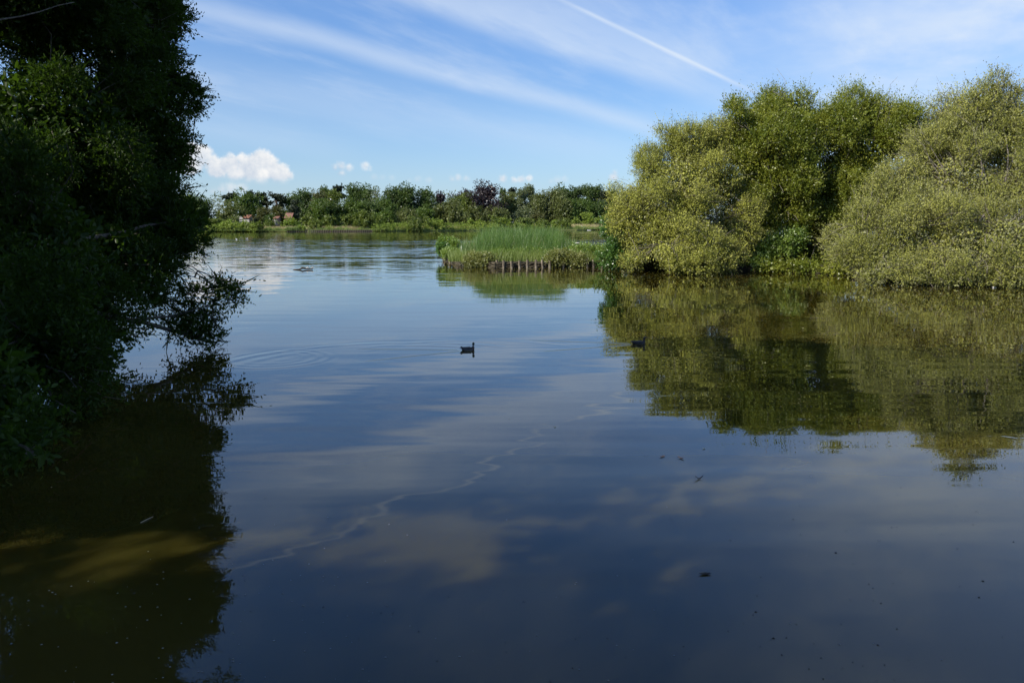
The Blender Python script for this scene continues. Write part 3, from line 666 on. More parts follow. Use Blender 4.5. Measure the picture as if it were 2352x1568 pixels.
wattle(PEN[0], PEN[1] - [0.05, 0, 0], 'sunlit woven brushwood facing on the receding tip of the bank', 6)

def blades(name, pts, H, W, rng, mat, lean=0.2, seg=3, parent=None, kind=None, z0=None):
    n = len(pts); H = np.broadcast_to(H, (n,)) * (0.62 + 0.5 * rng.random(n) + 0.22 * (rng.random(n) < 0.12)); a = rng.random(n) * 6.28
    dirv = np.stack([np.cos(a), np.sin(a), np.zeros(n)], 1); ln = lean * (0.3 + rng.random(n)) 
    fa = rng.random(n) * 3.14; wv = np.stack([np.cos(fa), np.sin(fa) * 0.6, np.zeros(n)], 1)
    rows = []
    for i in range(seg + 1):
        f = i / seg; c = pts + np.array([0, 0, 1]) * (H * f)[:, None] * (1 - 0.12 * (ln * f)[:, None] ** 2) + dirv * (H * ln * f * f)[:, None]
        w = W * (1 - f ** 1.5 * 0.92) * 0.5
        rows.append(c - wv * w); rows.append(c + wv * w)
    V = np.stack(rows, 1).reshape(-1, 3); b = np.arange(n)[:, None] * (2 * seg + 2)
    F = np.concatenate([b + np.array([[2 * i, 2 * i + 1, 2 * i + 3, 2 * i + 2]]) for i in range(seg)])
    o = link(name, mesh_from(name, V, F), mat, parent)
    if kind: tag(o, kind=kind)
    return o
rngr = np.random.default_rng(31)
# reeds: bounded by picture columns 1062..1320, 68..80 m away
def fieldpts(x0, x1, y0, y1, n, rng, zz=0.48):
    Y = y0 + (y1 - y0) * rng.random(n); X = np.empty(n)
    c = x0 + (x1 - x0) * rng.random(n)
    for i in range(n): X[i] = (c[i] * K - 512) / FPX * (Y[i] * math.cos(PITCH) + CAM_H * math.sin(PITCH))
    return np.stack([X, Y, np.full(n, zz)], 1)
rp = fieldpts(1060, 1318, 66.6, 79, 15500, rngr)
cl = np.sin(rp[:, 0] * 1.1) * np.sin(rp[:, 1] * 0.9) * 0.12 + 1
edge = np.clip((rp[:, 0] - rp[:, 0].min()) / 2.5, 0.55, 1) * np.clip((rp[:, 0].max() - rp[:, 0]) / 2.0, 0.6, 1)
o = blades('reeds', rp, 2.55 * cl * edge * np.clip(0.62 + (rp[:, 1] - 66.6) * 0.2, 0.6, 1), 0.035, rngr, M['reed'], 0.3, 3)
tag(o, 'dense stand of tall blue green reeds on the staked bank', 'reeds', None, 'stuff')
dp = fieldpts(1062, 1316, 67.2, 77, 420, rngr)
o = blades('dead_reeds', dp, 1.75, 0.03, rngr, M['dry'], 0.5, 3)
tag(o, 'scattered straw coloured dead stems leaning among the tall green reeds', 'reeds', None, 'stuff')
gp = fieldpts(1030, 1400, 65.0, 68.5, 7000, rngr)
o = blades('bank_grass', np.concatenate([gp, fieldpts(1290, 1400, 66, 80, 6000, rngr)]), 0.95, 0.028, rngr, M['grass'], 0.55, 3)
tag(o, 'yellow green grass along the front of the staked bank and right of the reeds', 'grass', None, 'stuff')
# leafy herbs in front of the reeds
def herb(name, label, cx, cy, Y, w, h, n, mat, ll, lw, seed, hang=0.0, cat='plant', up=0.4, zb=0.4):
    rg = np.random.default_rng(seed); c = at(*F2(cx, cy), Y); S = Y / FPX / 4 / 3.36
    lob = []
    k = max(3, int(w / h * 2.2))
    for i in range(k):
        f = (i + 0.5) / k - 0.5
        lob.append((c[0] + f * w * S + rg.normal() * 0.1, Y + rg.normal() * 0.3, c[2] + rg.normal() * h * S * 0.12, w * S / k * 1.1, 0.6, h * S * 0.5 * (0.8 + 0.4 * rg.random())))
    return make_tree(name, label, cat, (c[0], Y, zb), lob, mat, M['bark_pale'], n, 0.32, 6, ll, lw, seed, None, 0.025, 3, False, 40, 0.4, 0.45, up, hang, 0.03, None, None, 0.15, 'foliage', n, 1.6)
herb('nettle_clump', 'bright green nettle clump at the left end of the reeds', 205, 255, 76, 190, 110, 1300, M['nettle'], 0.17, 0.08, 41)
herb('alder_sapling', 'small dark glossy bush hanging off the tip of the staked bank', 115, 330, 75, 100, 100, 500, M['bright_shrub'], 0.15, 0.09, 42)
herb('low_herbs', 'low yellow green herbs sloping down to the leftmost stakes', 230, 375, 72, 210, 70, 900, M['nettle'], 0.13, 0.06, 43)
herb('bramble_bush', 'olive bramble mass tumbling over the corner stakes into the water', 600, 480, 65.5, 360, 170, 2600, M['bramble'], 0.12, 0.06, 44, 0.35)
herb('bramble_bush', 'green bramble mass hanging over the stakes right of the open row', 1780, 455, 65.2, 420, 190, 2600, M['bramble'], 0.12, 0.065, 45, 0.3)
herb('leafy_herbs', 'bright leafy herbs between the reeds and the right hand stakes', 2080, 360, 67, 460, 150, 2000, M['nettle'], 0.13, 0.065, 46)
herb('leafy_herbs', 'pale green herbs over the last stakes beside the glossy shrub', 2290, 405, 66.2, 260, 130, 1500, M['nettle'], 0.13, 0.065, 48, 0.1)
herb('leafy_herbs', 'yellow green herbs in front of the middle of the reeds', 1150, 400, 66.8, 800, 110, 2600, M['nettle'], 0.13, 0.05, 47)
# dock: a rosette of big upright leaves
def dock():
    c = at(*F2(520, 360), 68.5); rt = root('dock_plant', (c[0], c[1], 0.45), 'broad leaved dock with tall pale leaves in front of the reeds at left', 'plant')
    rg = np.random.default_rng(51); n = 46; a = rg.random(n) * 6.28
    P = np.stack([c[0] + rg.normal(size=n) * .45, c[1] + rg.normal(size=n) * .2, 0.45 + rg.random(n) * 0.7], 1)
    d = unit(np.stack([np.cos(a) * .4, np.sin(a) * .4, np.ones(n)], 1)); nn = unit(np.stack([np.cos(a), np.sin(a), -np.full(n, .4)], 1) + rg.normal(size=(n, 3)) * .3)
    link('leaves', leaf_mesh('leaves', P, d, nn, 0.75, 0.2, True), M['dock'], rt)
    T = Tubes()
    for k in range(5): T.add(bend((c[0] + rg.normal() * .3, c[1], .4), (c[0] + rg.normal() * .5, c[1], 1.7 + rg.random() * .4), rg, 5, .03), np.linspace(.018, .008, 5), 5)
    link('stems', T.mesh('stems'), M['bark_pale'], rt)
dock()
def hogweed():
    c = at(*F2(1910, 250), 67.0); rt = root('hogweed', (c[0], c[1], 0.45), 'single white flower umbel standing above the herbs right of the reeds', 'flower')
    T = Tubes(); T.add(bend((c[0], c[1], .4), (c[0], c[1], c[2]), np.random.default_rng(1), 6, .02), np.linspace(.02, .01, 6), 6)
    rg = np.random.default_rng(6); F = Tubes()
    for k in range(16):
        a = rg.random() * 6.28; r = 0.2 * math.sqrt(rg.random()); e = (c[0] + r * math.cos(a), c[1] + r * math.sin(a), c[2] + .1 - r * r)
        T.add(np.array([c, e]), [.006, .004], 4); F.add(np.array([e, (e[0], e[1], e[2] + .02)]), [.055, .045], 7)
    link('stem', T.mesh('stem'), M['nettle'], rt); link('flower_head', F.mesh('flower_head'), M['bleached'], rt)
hogweed()

# ------------------------------------------------------------------ far shore
def far_tree(fx_, ftop, fw, dY, kind, label, seed, fbot=None, name=None, cat='tree'):
    px, pt = fx_ / 4.0, ftop / 4.0
    X0 = (px - 512) / FPX * 340; Y = far_y(X0) + dY
    c = at(px, pt, Y); X, ztop = c[0], c[2]; w = fw / 4.0 / FPX * Y * (1.45 if 'shrub' in kind else 1.0 if kind in ('pine', 'cypress') else 1.75); zb = 0.5
    rg = np.random.default_rng(seed); mat = M[{'oak': 'oak', 'green': 'green', 'yellow': 'yellowgreen', 'willow': 'farwillow', 'poplar': 'greygreen', 'pine': 'pine', 'copper': 'copper', 'airy': 'greygreen', 'olive': 'olive', 'shrub': 'shoreshrub', 'gshrub': 'yellowgreen', 'cypress': 'pine'}[kind]]
    H = ztop - zb; lob = []; low = zb + (0.9 if 'shrub' in kind else 0.08 * H)
    if fbot is not None: low = max(zb + .3, at(px, fbot / 4.0, Y)[2])
    if kind == 'pine':
        n = 11; w *= 1.35
        low = max(low, zb + 0.38 * H) if fbot is None else low
        for i in range(n):
            f = rg.random(); z = ztop - 0.9 - (ztop - low) * (1 - f) * 0.8; ww = w * .5
            lob.append((X + (rg.random() - .5) * w * .7, Y + (rg.random() - .5) * w * .6, z, ww * (.35 + .25 * rg.random()), ww * .5, max(.6, H * .045)))
        lob.append((X, Y, ztop - .8, w * .36, w * .36, .8)); npt, ll, sl = 240, 0.55, 0.6
    elif kind == 'cypress':
        for i in range(5): lob.append((X, Y, low + (ztop - low) * i / 5 + .6, w * .4 * (1 - i / 7), w * .4 * (1 - i / 7), H * .16))
        npt, ll, sl = 220, .5, .5
    else:
        n = 7 if H > 8 else 5; e = 2.0
        ry = w * .42
        for i in range(n):
            f = (i + 0.5) / n; z = low + (ztop - low) * f; prof = math.sqrt(max(0.05, 1 - (abs(f - .42) / .62) ** 2.2))
            r = min(w * .33, (ztop - low) * .30) * (.65 + .6 * rg.random()) * (0.6 + .4 * prof)
            xr = max(0, w * .5 * prof - r); z = min(z, ztop - r * .8)
            lob.append((X + (rg.random() * 2 - 1) * xr, Y + (rg.random() * 2 - 1) * ry * prof * .6, z, r, r, r * .85))
            lob.append((X + (rg.random() * 2 - 1) * xr, Y - rg.random() * ry * prof * .7, z + rg.normal() * .4, r * .8, r * .8, r * .7))
        lob.append((X, Y, ztop - w * .2, w * .24, w * .24, w * .2))
        npt = {'airy': 330, 'poplar': 900}.get(kind, 1050); ll = 0.46; sl = 0.55
        if H < 7: npt, ll, sl = 480, 0.42, 0.55
    nm = name or {'pine': 'pine_tree', 'copper': 'copper_beech', 'shrub': 'willow_shrub', 'gshrub': 'green_shrub', 'oak': 'oak_tree', 'willow': 'willow_tree', 'poplar': 'poplar_tree', 'airy': 'airy_tree', 'cypress': 'cypress_tree'}.get(kind, 'leafy_tree')
    fac = max(0.4, min(2.4, w * (ztop - low) / 120.0))
    rt = make_tree(nm, label, 'shrub' if 'shrub' in kind else cat, (X, Y, zb), lob, mat, M['bark_pine' if kind == 'pine' else 'bark'], int(npt * fac), sl, 6, ll, ll * .62, seed, 'trees and shrubs on the far shore',
        0.18 if 'shrub' not in kind else 0.08, 1, False, 0, 0.2, 0.6, 0.3, 0, 0.15, None, None, 0.85 if kind in ('pine', 'cypress') else 0.45, 'crown', 0 if kind in ('airy',) else int(1300 * fac), 2.0, 2.3 if H > 7 else 1.2)
    return rt
FAR = [
 # x, top, width (full-size pixels), distance behind the waterline, kind, label
 (700, 790, 70, 40, 'poplar', 'pale far tree glimpsed through the left willow, leftmost of the far shore'),
 (739, 775, 66, 45, 'green', 'round mid green far tree just right of the pale one behind the willow'),
 (806, 790, 76, 38, 'oak', 'dark rounded far tree standing alone left of the sky gap and the pines'),
 (872, 773, 52, 60, 'airy', 'tall thin pale tree at the left end of the pine row'),
 (924, 773, 54, 62, 'pine', 'flat topped umbrella pine with its trunk showing against the sky, left in the pine row'),
 (980, 767, 74, 50, 'green', 'tall bright green tree in the middle of the pine row'),
 (1000, 765, 28, 66, 'pine', 'narrow dark pine peeking over the tall bright green tree'),
 (1030, 771, 30, 62, 'pine', 'slim dark pine just right of the tall bright green tree'),
 (1054, 770, 28, 64, 'pine', 'slim dark pine, middle of the three at the right of the pine row'),
 (1102, 776, 66, 60, 'pine', 'widest flat topped pine at the right end of the pine row'),
 (1068, 812, 20, 66, 'cypress', 'narrow blue green conifer under the right hand pines'),
 (1112, 826, 44, 42, 'olive', 'small olive tree with a thin trunk below the widest pine'),
 (924, 818, 78, 26, 'willow', 'big rounded olive bush tree, dark on its right, below the umbrella pine'),
 (1048, 838, 54, 32, 'olive', 'brownish low tree left of the red roofed house'),
 (1077, 856, 34, 28, 'oak', 'low dark bush between the brownish tree and the red roofed house'),
 (1172, 780, 70, 62, 'green', 'bright green tree at the left flank of the big wood'),
 (1180, 800, 44, 34, 'pine', 'brownish layered pine beside the red roofed house'),
 (1224, 757, 80, 58, 'oak', 'dark oak on the left shoulder of the big wood'),
 (1270, 764, 64, 52, 'olive', 'brown olive rounded tree next to the left shoulder oak'),
 (1300, 750, 50, 72, 'oak', 'small dark crown showing over the brown olive tree'),
 (1330, 760, 56, 60, 'yellow', 'yellow green tree near the top of the big wood'),
 (1358, 742, 50, 74, 'pine', 'flat dark pine crown on the skyline of the big wood'),
 (1415, 738, 84, 62, 'oak', 'tallest oak at the summit of the big wood'),
 (1464, 747, 70, 56, 'oak', 'dark oak between the summit oak and the feathery birch'),
 (1498, 744, 38, 50, 'airy', 'feathery pale birch at the right shoulder of the big wood'),
 (1275, 796, 92, 36, 'green', 'mid height green tree below the brown olive crown'),
 (1335, 812, 76, 34, 'oak', 'mid height dark tree in the centre of the big wood'),
 (1420, 800, 90, 36, 'green', 'mid height tree below the summit oak'),
 (1480, 806, 60, 40, 'oak', 'shadowed tree low on the right of the big wood'),
 (1540, 790, 70, 40, 'green', 'slender mid green tree right of the dark hollow in the wood'),
 (1579, 743, 78, 52, 'oak', 'twin topped dark oak, left of the pair on the skyline'),
 (1630, 741, 82, 48, 'oak', 'broad dark oak, right of the pair on the skyline'),
 (1702, 750, 72, 48, 'oak', 'ragged topped oak left of the first purple tree'),
 (1758, 770, 44, 56, 'copper', 'small purple tree, leftmost of the three copper beeches'),
 (1798, 766, 50, 66, 'airy', 'thin pale tree with sky through it between the purple trees'),
 (1852, 766, 52, 62, 'copper', 'middle purple tree partly hidden behind a yellow green one'),
 (1820, 786, 60, 50, 'oak', 'dark green tree between the thin pale tree and the yellow green tree'),
 (1954, 728, 124, 32, 'copper', 'largest copper beech, the big dark purple crown on the skyline'),
 (1876, 774, 70, 36, 'yellow', 'yellow green rounded tree in front of the copper beeches'),
 (2010, 757, 36, 58, 'oak', 'narrow dark green tree touching the right of the big copper beech'),
 (2046, 753, 36, 66, 'pine', 'small dark pine crown just right of the big copper beech'),
 (2040, 769, 66, 38, 'willow', 'olive willow right of the big copper beech'),
 (2087, 757, 46, 52, 'poplar', 'grey green poplar left of the tallest pale one'),
 (2122, 740, 46, 54, 'poplar', 'tallest pale grey green poplar with feathery top'),
 (2154, 768, 84, 40, 'willow', 'wide pale willow right of the poplars'),
 (2216, 755, 70, 40, 'willow', 'tall rounded willow in front of the right hand oaks'),
 (2248, 780, 60, 30, 'willow', 'lower rounded willow with a shadowed foot, right of the tall one'),
 (2258, 745, 62, 62, 'oak', 'dark oak behind the tall rounded willow'),
 (2304, 751, 50, 62, 'oak', 'oak in the dip of the right hand oak row'),
 (2344, 743, 64, 60, 'oak', 'highest oak of the right hand oak row'),
 (2390, 747, 56, 58, 'oak', 'oak second from the right end of the far wood'),
 (2419, 768, 40, 44, 'pine', 'reddish pine with a bare pale trunk near the right end of the far wood'),
 (2446, 756, 60, 60, 'oak', 'last far oak half hidden by the near willow'),
 (2098, 838, 66, 24, 'poplar', 'grey green low tree in the middle of the right hand far trees'),
 (2150, 846, 60, 20, 'olive', 'shadowed low tree below the wide pale willow'),
 (2334, 796, 66, 34, 'green', 'mid height tree in front of the highest right hand oak'),
 (2292, 800, 56, 30, 'green', 'mid height tree left of the grey green bush by the straw strip'),
 (2400, 805, 60, 32, 'oak', 'dark low tree under the bare trunked pine'),
 (1782, 806, 90, 28, 'willow', 'pale willow below the first purple tree'),
 (1528, 838, 66, 24, 'green', 'rounded green tree low down at the right of the big wood'),
 (1619, 838, 70, 22, 'willow', 'olive rounded tree behind the waterside bush'),
 (1700, 828, 66, 26, 'green', 'green tree low between the waterside bush and the pale willow'),
 (1834, 830, 78, 22, 'willow', 'pale willow thicket below the yellow green tree'),
 (1926, 818, 104, 26, 'willow', 'long pale willow thicket below the big copper beech'),
 (2000, 836, 60, 20, 'willow', 'pale willow thicket right of the big copper beech foot'),
 # shrubs
 (1243, 857, 60, 14, 'gshrub', 'rounded green shrub right of the red roofed house'),
 (1319, 861, 56, 12, 'gshrub', 'neat rounded shrub in front of the centre of the big wood'),
 (1392, 862, 66, 12, 'gshrub', 'pair lobed shrub below the summit oak'),
 (1470, 849, 90, 10, 'gshrub', 'largest rounded shrub before the dark hollow of the wood'),
 (1264, 886, 42, 6, 'gshrub', 'small shrub in the straw coloured strip'),
 (1210, 905, 40, 2.5, 'shrub', 'low grey green shrub standing at the water left of the far timber edging'),
 (1650, 866, 150, 3.5, 'gshrub', 'wide green bush hanging over the far water left of the reeds'),
 (1742, 880, 60, 3.5, 'shrub', 'pale bush at the far water just right of the wide green one'),
 (1905, 876, 66, 10, 'shrub', 'pale rounded shrub on the far shore behind the left of the reeds'),
 (1985, 860, 80, 10, 'gshrub', 'big green shrub on the far shore behind the middle of the reeds'),
 (2020, 868, 60, 8, 'shrub', 'light shrub right of the big green one behind the reeds'),
 (2085, 868, 56, 8, 'gshrub', 'green shrub left of the pale straw gap'),
 (2115, 874, 44, 7, 'gshrub', 'small green shrub at the left edge of the pale straw gap'),
 (2168, 878, 52, 7, 'gshrub', 'rounded shrub between the two pale straw gaps'),
 (2222, 884, 30, 7, 'shrub', 'small narrow shrub right of the second straw gap'),
 (2252, 876, 56, 5, 'gshrub', 'dark rounded shrub left of the bleached branch'),
 (2347, 853, 52, 18, 'shrub', 'grey green bush above the straw strip at right'),
 (2400, 868, 50, 20, 'shrub', 'low dull bush right of the grey green one above the straw strip'),
 (2298, 876, 46, 20, 'shrub', 'low bush left of the grey green one above the straw strip'),
 (860, 872, 56, 10, 'gshrub', 'light green shrub on the far shore beside the willow tips'),
 (908, 884, 60, 4, 'shrub', 'yellowish shrub at the far water, leftmost in the open'),
 (965, 884, 66, 5, 'shrub', 'yellowish shrub at the far water below the bright green tree'),
 (1000, 890, 60, 4, 'gshrub', 'green shrub at the far water left of the dark end shrub'),
 (1036, 896, 28, 2.5, 'gshrub', 'dark shrub at the left end of the far reed bed'),
 (1078, 880, 84, 12, 'gshrub', 'long low green shrub behind the straw strip at left'),
 (1165, 874, 70, 14, 'shrub', 'pale shrub in front of the red roofed house'),
 (820, 880, 60, 6, 'gshrub', 'green far shrub seen through the tips of the left willow'),
 (760, 860, 80, 8, 'shrub', 'far thicket behind the left willow leaves'),
 (1640, 890, 40, 30, 'gshrub', 'small tree behind the wide waterside bush'),
]
for i, (a, b, c, d, k, l) in enumerate(FAR):
    far_tree(a, b, c, d, k, l, 1000 + i * 7)
# the wood's dark interior behind the visible crowns
def far_mass():
    rg = np.random.default_rng(77); lob = []
    for i in range(70):
        X = -150 + 260 * (i + rg.random()) / 70; Y = far_y(X) + 95 + rg.random() * 40
        lob.append((X, Y, 3 + rg.random() * 5, 5, 6, 4))
    p, u, k = crown_points(lob, 7000, rg, .3, .6)
    P, DD, NN, L, W, sh = shoot_leaves(p, u, rg, 1.2, 5, .9, .6)
    o = link('distant_wood', leaf_mesh('distant_wood', P, DD, NN, L, W), M['oak'])
    tag(o, 'dark wood filling the gaps behind the far shore trees', 'wood', None, 'stuff')
far_mass()

def far_scrub():
    rg = np.random.default_rng(91); lob = []
    for (f0, f1, n, hs_) in ((560, 1050, 60, 1.0), (1050, 1500, 16, .7), (1500, 2270, 120, 1.15), (2270, 2480, 10, .7)):
        for i in range(n):
            f = f0 + (f1 - f0) * rg.random(); X = (f / 4 - 512) / FPX * 345; Y = far_y(X) + 1.2 + 9 * rg.random() ** 1.6; X = (f / 4 - 512) / FPX * Y; r = hs_ * (0.7 + 0.9 * rg.random())
            lob.append((X, Y, 0.5 + r * .7, r * 1.25, r, r))
    p, u, k = crown_points(lob, 9000, rg, .18, .6)
    P, DD, NN, L, W, sh = shoot_leaves(p, u, rg, .5, 5, .36, .22)
    tag(link('waterside_scrub', leaf_mesh('waterside_scrub', P, DD, NN, L, W), M['shoreshrub']), 'low light green scrub growing along the far waterline', 'scrub', None, 'stuff')
far_scrub()

# strips of reed and dry reed on the far shore
def strip(name, fx0, fx1, d0, d1, n, H, W, mat, label, cat, seed):
    rg = np.random.default_rng(seed); c = fx0 + (fx1 - fx0) * rg.random(n); pts = np.empty((n, 3))
    for i in range(n):
        X = (c[i] / 4 - 512) / FPX * 345; Y = far_y(X) + d0 + (d1 - d0) * rg.random(); X = (c[i] / 4 - 512) / FPX * Y; pts[i] = (X, Y, 0.8 if 'dry' in name else 0.5)
    hv = 0.75 + 0.35 * np.sin(pts[:, 0] * 0.55 + seed) * np.sin(pts[:, 0] * 0.23 + 2 * seed) + 0.2 * np.sin(pts[:, 0] * 1.7)
    o = blades(name, pts, H * (1.0 if 'dry' in name else hv), W, rg, mat, 0.25, 2); tag(o, label, cat, None, 'stuff')
strip('green_reeds', 1040, 1225, 0.8, 4, 3500, 1.5, 0.14, M['farreed'], 'strip of green reeds along the far water at left', 'reeds', 61)
strip('dry_reeds', 1040, 1480, 7, 11, 4500, 1.4, 0.13, M['dry'], 'strip of straw coloured dry reeds behind the far green strip', 'reeds', 62)
strip('dry_reeds', 1500, 2130, 9, 13, 3500, 1.6, 0.13, M['dry'], 'straw coloured dry reeds showing between the shrubs behind the reed bank', 'reeds', 63)
strip('dry_reeds', 2120, 2480, 9, 17, 6000, 2.1, 0.13, M['dry'], 'long straw coloured strip left of the near willow', 'reeds', 64)
strip('shore_grass', 1225, 1560, 0.8, 7, 5000, 1.1, 0.14, M['farreed'], 'pale green grass above the far timber edging', 'grass', 65)
strip('shore_grass', 2250, 2480, 0.8, 8, 4500, 1.5, 0.14, M['farreed'], 'green reeds along the far water behind the bleached branch', 'reeds', 66)
strip('shore_grass', 1500, 2250, 0.8, 8, 6000, 1.2, 0.14, M['farreed'], 'green fringe along the far water behind the reed bank', 'grass', 67)
strip('shore_grass', 600, 1040, 0.8, 8, 5000, 1.2, 0.14, M['farreed'], 'green fringe along the far water at left', 'grass', 68)

# low timber edging on the far shore
def revetment():
    x0, x1 = [(f / 4 - 512) / FPX * 335 for f in (1226, 1520)]
    n = 48; xs = np.linspace(x0, x1, n); rt = root('timber_edging', (x0, far_y(x0) - 1.4, 0), 'long low timber edging of dark posts at the far waterline', 'fence')
    V = []; F = []
    for i, x in enumerate(xs):
        y = far_y(x) - 1.1; V += [(x, y, -.5), (x, y, .62), (x, y + .2, .62), (x, y + .2, -.5)]
        if i: a = (i - 1) * 4; b = i * 4; F += [(a, b, b + 1, a + 1), (a + 1, b + 1, b + 2, a + 2), (a + 2, b + 2, b + 3, a + 3)]
    link('boards', mesh_from('boards', V, None, F), M['wattle'], rt)
    me = rod((0, 0, -.5), (0, 0, .85), .13, 'post', 7); me.materials.append(M['stake'])
    for x in xs:
        o = bpy.data.objects.new('post', me); COL.objects.link(o); o.parent = rt; o.location = (x - x0, far_y(x) - 1.32 - (far_y(x0) - 1.4), 0)
revetment()

# houses among the far trees
def plain(name, col, rough=0.8):
    return rough_mat(name, tuple(c * .85 for c in col), tuple(min(1, c * 1.1) for c in col), 3, (1, 1, 1), rough, 0.1)
M['tile'] = rough_mat('clay_tiles', (0.17, 0.085, 0.06), (0.26, 0.135, 0.10), 6, (1, 1, 4)); M['tile2'] = rough_mat('orange_tiles', (0.19, 0.085, 0.05), (0.28, 0.13, 0.085), 6, (1, 1, 4))
M['render'] = plain('white_render', (0.42, 0.41, 0.39)); M['brick'] = rough_mat('brick', (0.2, 0.1, 0.07), (0.32, 0.18, 0.13), 10); M['glass'] = plain('window_glass', (0.03, 0.035, 0.04), 0.1)
def house(fx0, fx1, fy_eave, fy_ridge, dY, wallm, roofm, label, yaw=0.0):
    X0 = (((fx0 + fx1) / 8) - 512) / FPX * 340; Y = far_y(X0) + dY
    a = at(fx0 / 4, fy_eave / 4, Y); b = at(fx1 / 4, fy_ridge / 4, Y); x0, x1, ze, zr = a[0], b[0], a[2], b[2]; d = 5.5; zb = 0.4
    rt = root('house', ((x0 + x1) / 2, Y, zb), label, 'house', 'houses among the far trees')
    V = [(x0, Y, zb), (x1, Y, zb), (x1, Y + d, zb), (x0, Y + d, zb), (x0, Y, ze), (x1, Y, ze), (x1, Y + d, ze), (x0, Y + d, ze), (x0, Y + d / 2, zr - .12), (x1, Y + d / 2, zr - .12)]
    F = [(0, 1, 5, 4), (2, 3, 7, 6), (1, 2, 6, 9, 5), (3, 0, 4, 8, 7)]
    link('wall', mesh_from('wall', V, None, F), wallm, rt)
    o = .35; sl = (zr - ze) / (d / 2)
    V = []
    for xx in (x0 - o, x1 + o):
        V += [(xx, Y - o, ze - sl * o), (xx, Y + d / 2, zr), (xx, Y + d + o, ze - sl * o), (xx, Y - o, ze - sl * o - .18), (xx, Y + d / 2, zr - .18), (xx, Y + d + o, ze - sl * o - .18)]
    F = [(0, 6, 7, 1), (1, 7, 8, 2), (3, 4, 10, 9), (4, 5, 11, 10), (0, 3, 9, 6), (2, 8, 11, 5), (0, 1, 4, 3), (1, 2, 5, 4), (6, 9, 10, 7), (7, 10, 11, 8)]
    rf = link('roof', mesh_from('roof', V, None, F), roofm, rt)
    w = (x1 - x0)
    for k in range(2):
        cx = x0 + w * (.3 + .4 * k); V = [(cx - .5, Y - .05, zb + .9), (cx + .5, Y - .05, zb + .9), (cx + .5, Y - .05, zb + 2.0), (cx - .5, Y - .05, zb + 2.0)]
        V += [(v[0], Y + .02, v[2]) for v in V]
        link('window', mesh_from('window', V, None, [(0, 1, 2, 3), (0, 4, 5, 1), (1, 5, 6, 2), (2, 6, 7, 3), (3, 7, 4, 0)]), M['glass'], rt)
house(1140, 1164, 868, 850, 30, M['brick'], M['tile'], 'small house with a brown red tiled roof at the left edge of the big wood')
house(974, 996, 869, 858, 34, M['render'], M['tile2'], 'white house with an orange roof half hidden under the tall bright green tree')
house(1096, 1110, 871, 863, 36, M['render'], M['tile'], 'tiny pale house with a reddish roof below the widest pine')
house(956, 972, 872, 861, 44, M['render'], M['render'], 'white building glimpsed left of the orange roof')

# bleached branch and floating log at the far shore
def bleached():
    Y = 372.0
    T = Tubes(); S = lambda a, b: at((2250 + a / 13.07) / 4, (860 + b / 13.07) / 4, Y)
    T.add(np.array([S(1085, 690), S(1080, 655), S(1110, 640), S(1180, 630), S(1240, 638), S(1280, 662)]), [.28, .3, .22, .2, .17, .12], 7)
    T.add(np.array([S(1090, 660), S(1050, 600), S(1010, 570), S(960, 545)]), [.12, .09, .08, .06], 6)
    p = S(1085, 700); o = place_mesh('fallen_branch', T.mesh('fallen_branch'), M['bleached'], (p[0], p[1], 0.3)); tag(o, 'white bleached branch arching up from the far bank, one arm pointing up left', 'branch')
    T = Tubes(); a = onw((2250 + 835 / 13.07) / 4, 916.5 / 4); b = a + np.array([2.0, 0.1, 0])
    a = np.array([a[0], 368, .12]); b = np.array([a[0] + 1.8, 368.2, .12]); T.add(bend(a, b, np.random.default_rng(3), 6, .02), [.16, .13, .12, .12, .11, .08], 7)
    o = place_mesh('floating_log', T.mesh('floating_log'), M['bleached'], (a[0], a[1], 0)); tag(o, 'pale log floating by the far bank below the bleached branch', 'log')
bleached()
def drift():
    a = onw(292.7, 269.6); b = onw(312.7, 269.3); rg = np.random.default_rng(4)
    rt = root('driftwood', (a[0], a[1], 0), 'low dark branch with a hump and white patches floating in mid lake', 'driftwood')
    T = Tubes(); q = bend(a, b, rg, 9, .015); q[:, 2] = [.0, .03, .04, .05, .16, .10, .08, .07, .08]; T.add(q, [.02, .04, .05, .06, .09, .07, .06, .05, .05], 7)
    link('branch', T.mesh('branch'), M['darkwood'], rt, True)
    for k in (6, 8):
        T = Tubes(); T.add(np.array([q[k] + [-.12, -.02, .05], q[k] + [.0, -.03, .1], q[k] + [.1, -.02, .06]]), [.03, .05, .03], 6); link('white_patch', T.mesh('white_patch'), M['bleached'], rt)
drift()

def dead_twigs(x, y, label, seed, spread=1.6, n=16):
    c = onw(*D(x, y)); rg = np.random.default_rng(seed); T = Tubes()
    for k in range(n):
        a = c + [rg.normal() * spread * .5, 0.9 + rg.random() * .8, .15 + rg.random() * .5]; b = c + [rg.normal() * spread, -rg.random() * .5, rg.random() * .5 - .05]
        q = bend(a, b, rg, 7, .08, .12); T.add(q, np.linspace(.028, .008, 7), 4)
        e = q[4] + [rg.normal() * .5, -.2 - rg.random() * .3, rg.random() * .4]; T.add(bend(q[4], e, rg, 4, .08), np.linspace(.014, .006, 4), 4)
    base = c + [0, 1.3, .4]; T.add(bend(base - [spread * .8, 0, .1], base + [spread * .8, 0, 0], rg, 7, .03), np.full(7, .05), 5)
    tag(place_mesh('dead_branch', T.mesh('dead_branch'), M['bark_pale'], (c[0], c[1], 0)), label, 'branch', 'dead branches at the waterline')
dead_twigs(1520, 618, 'tangle of pale dead twigs in the water under the olive willow left end', 81, 2.2, 22)
dead_twigs(1880, 618, 'bare hooked twigs over the water in the dark gap between the two willows', 82, 1.2, 10)
dead_twigs(2150, 652, 'dead twigs trailing in the water under the skirt of the far right willow', 83, 2.4, 14)

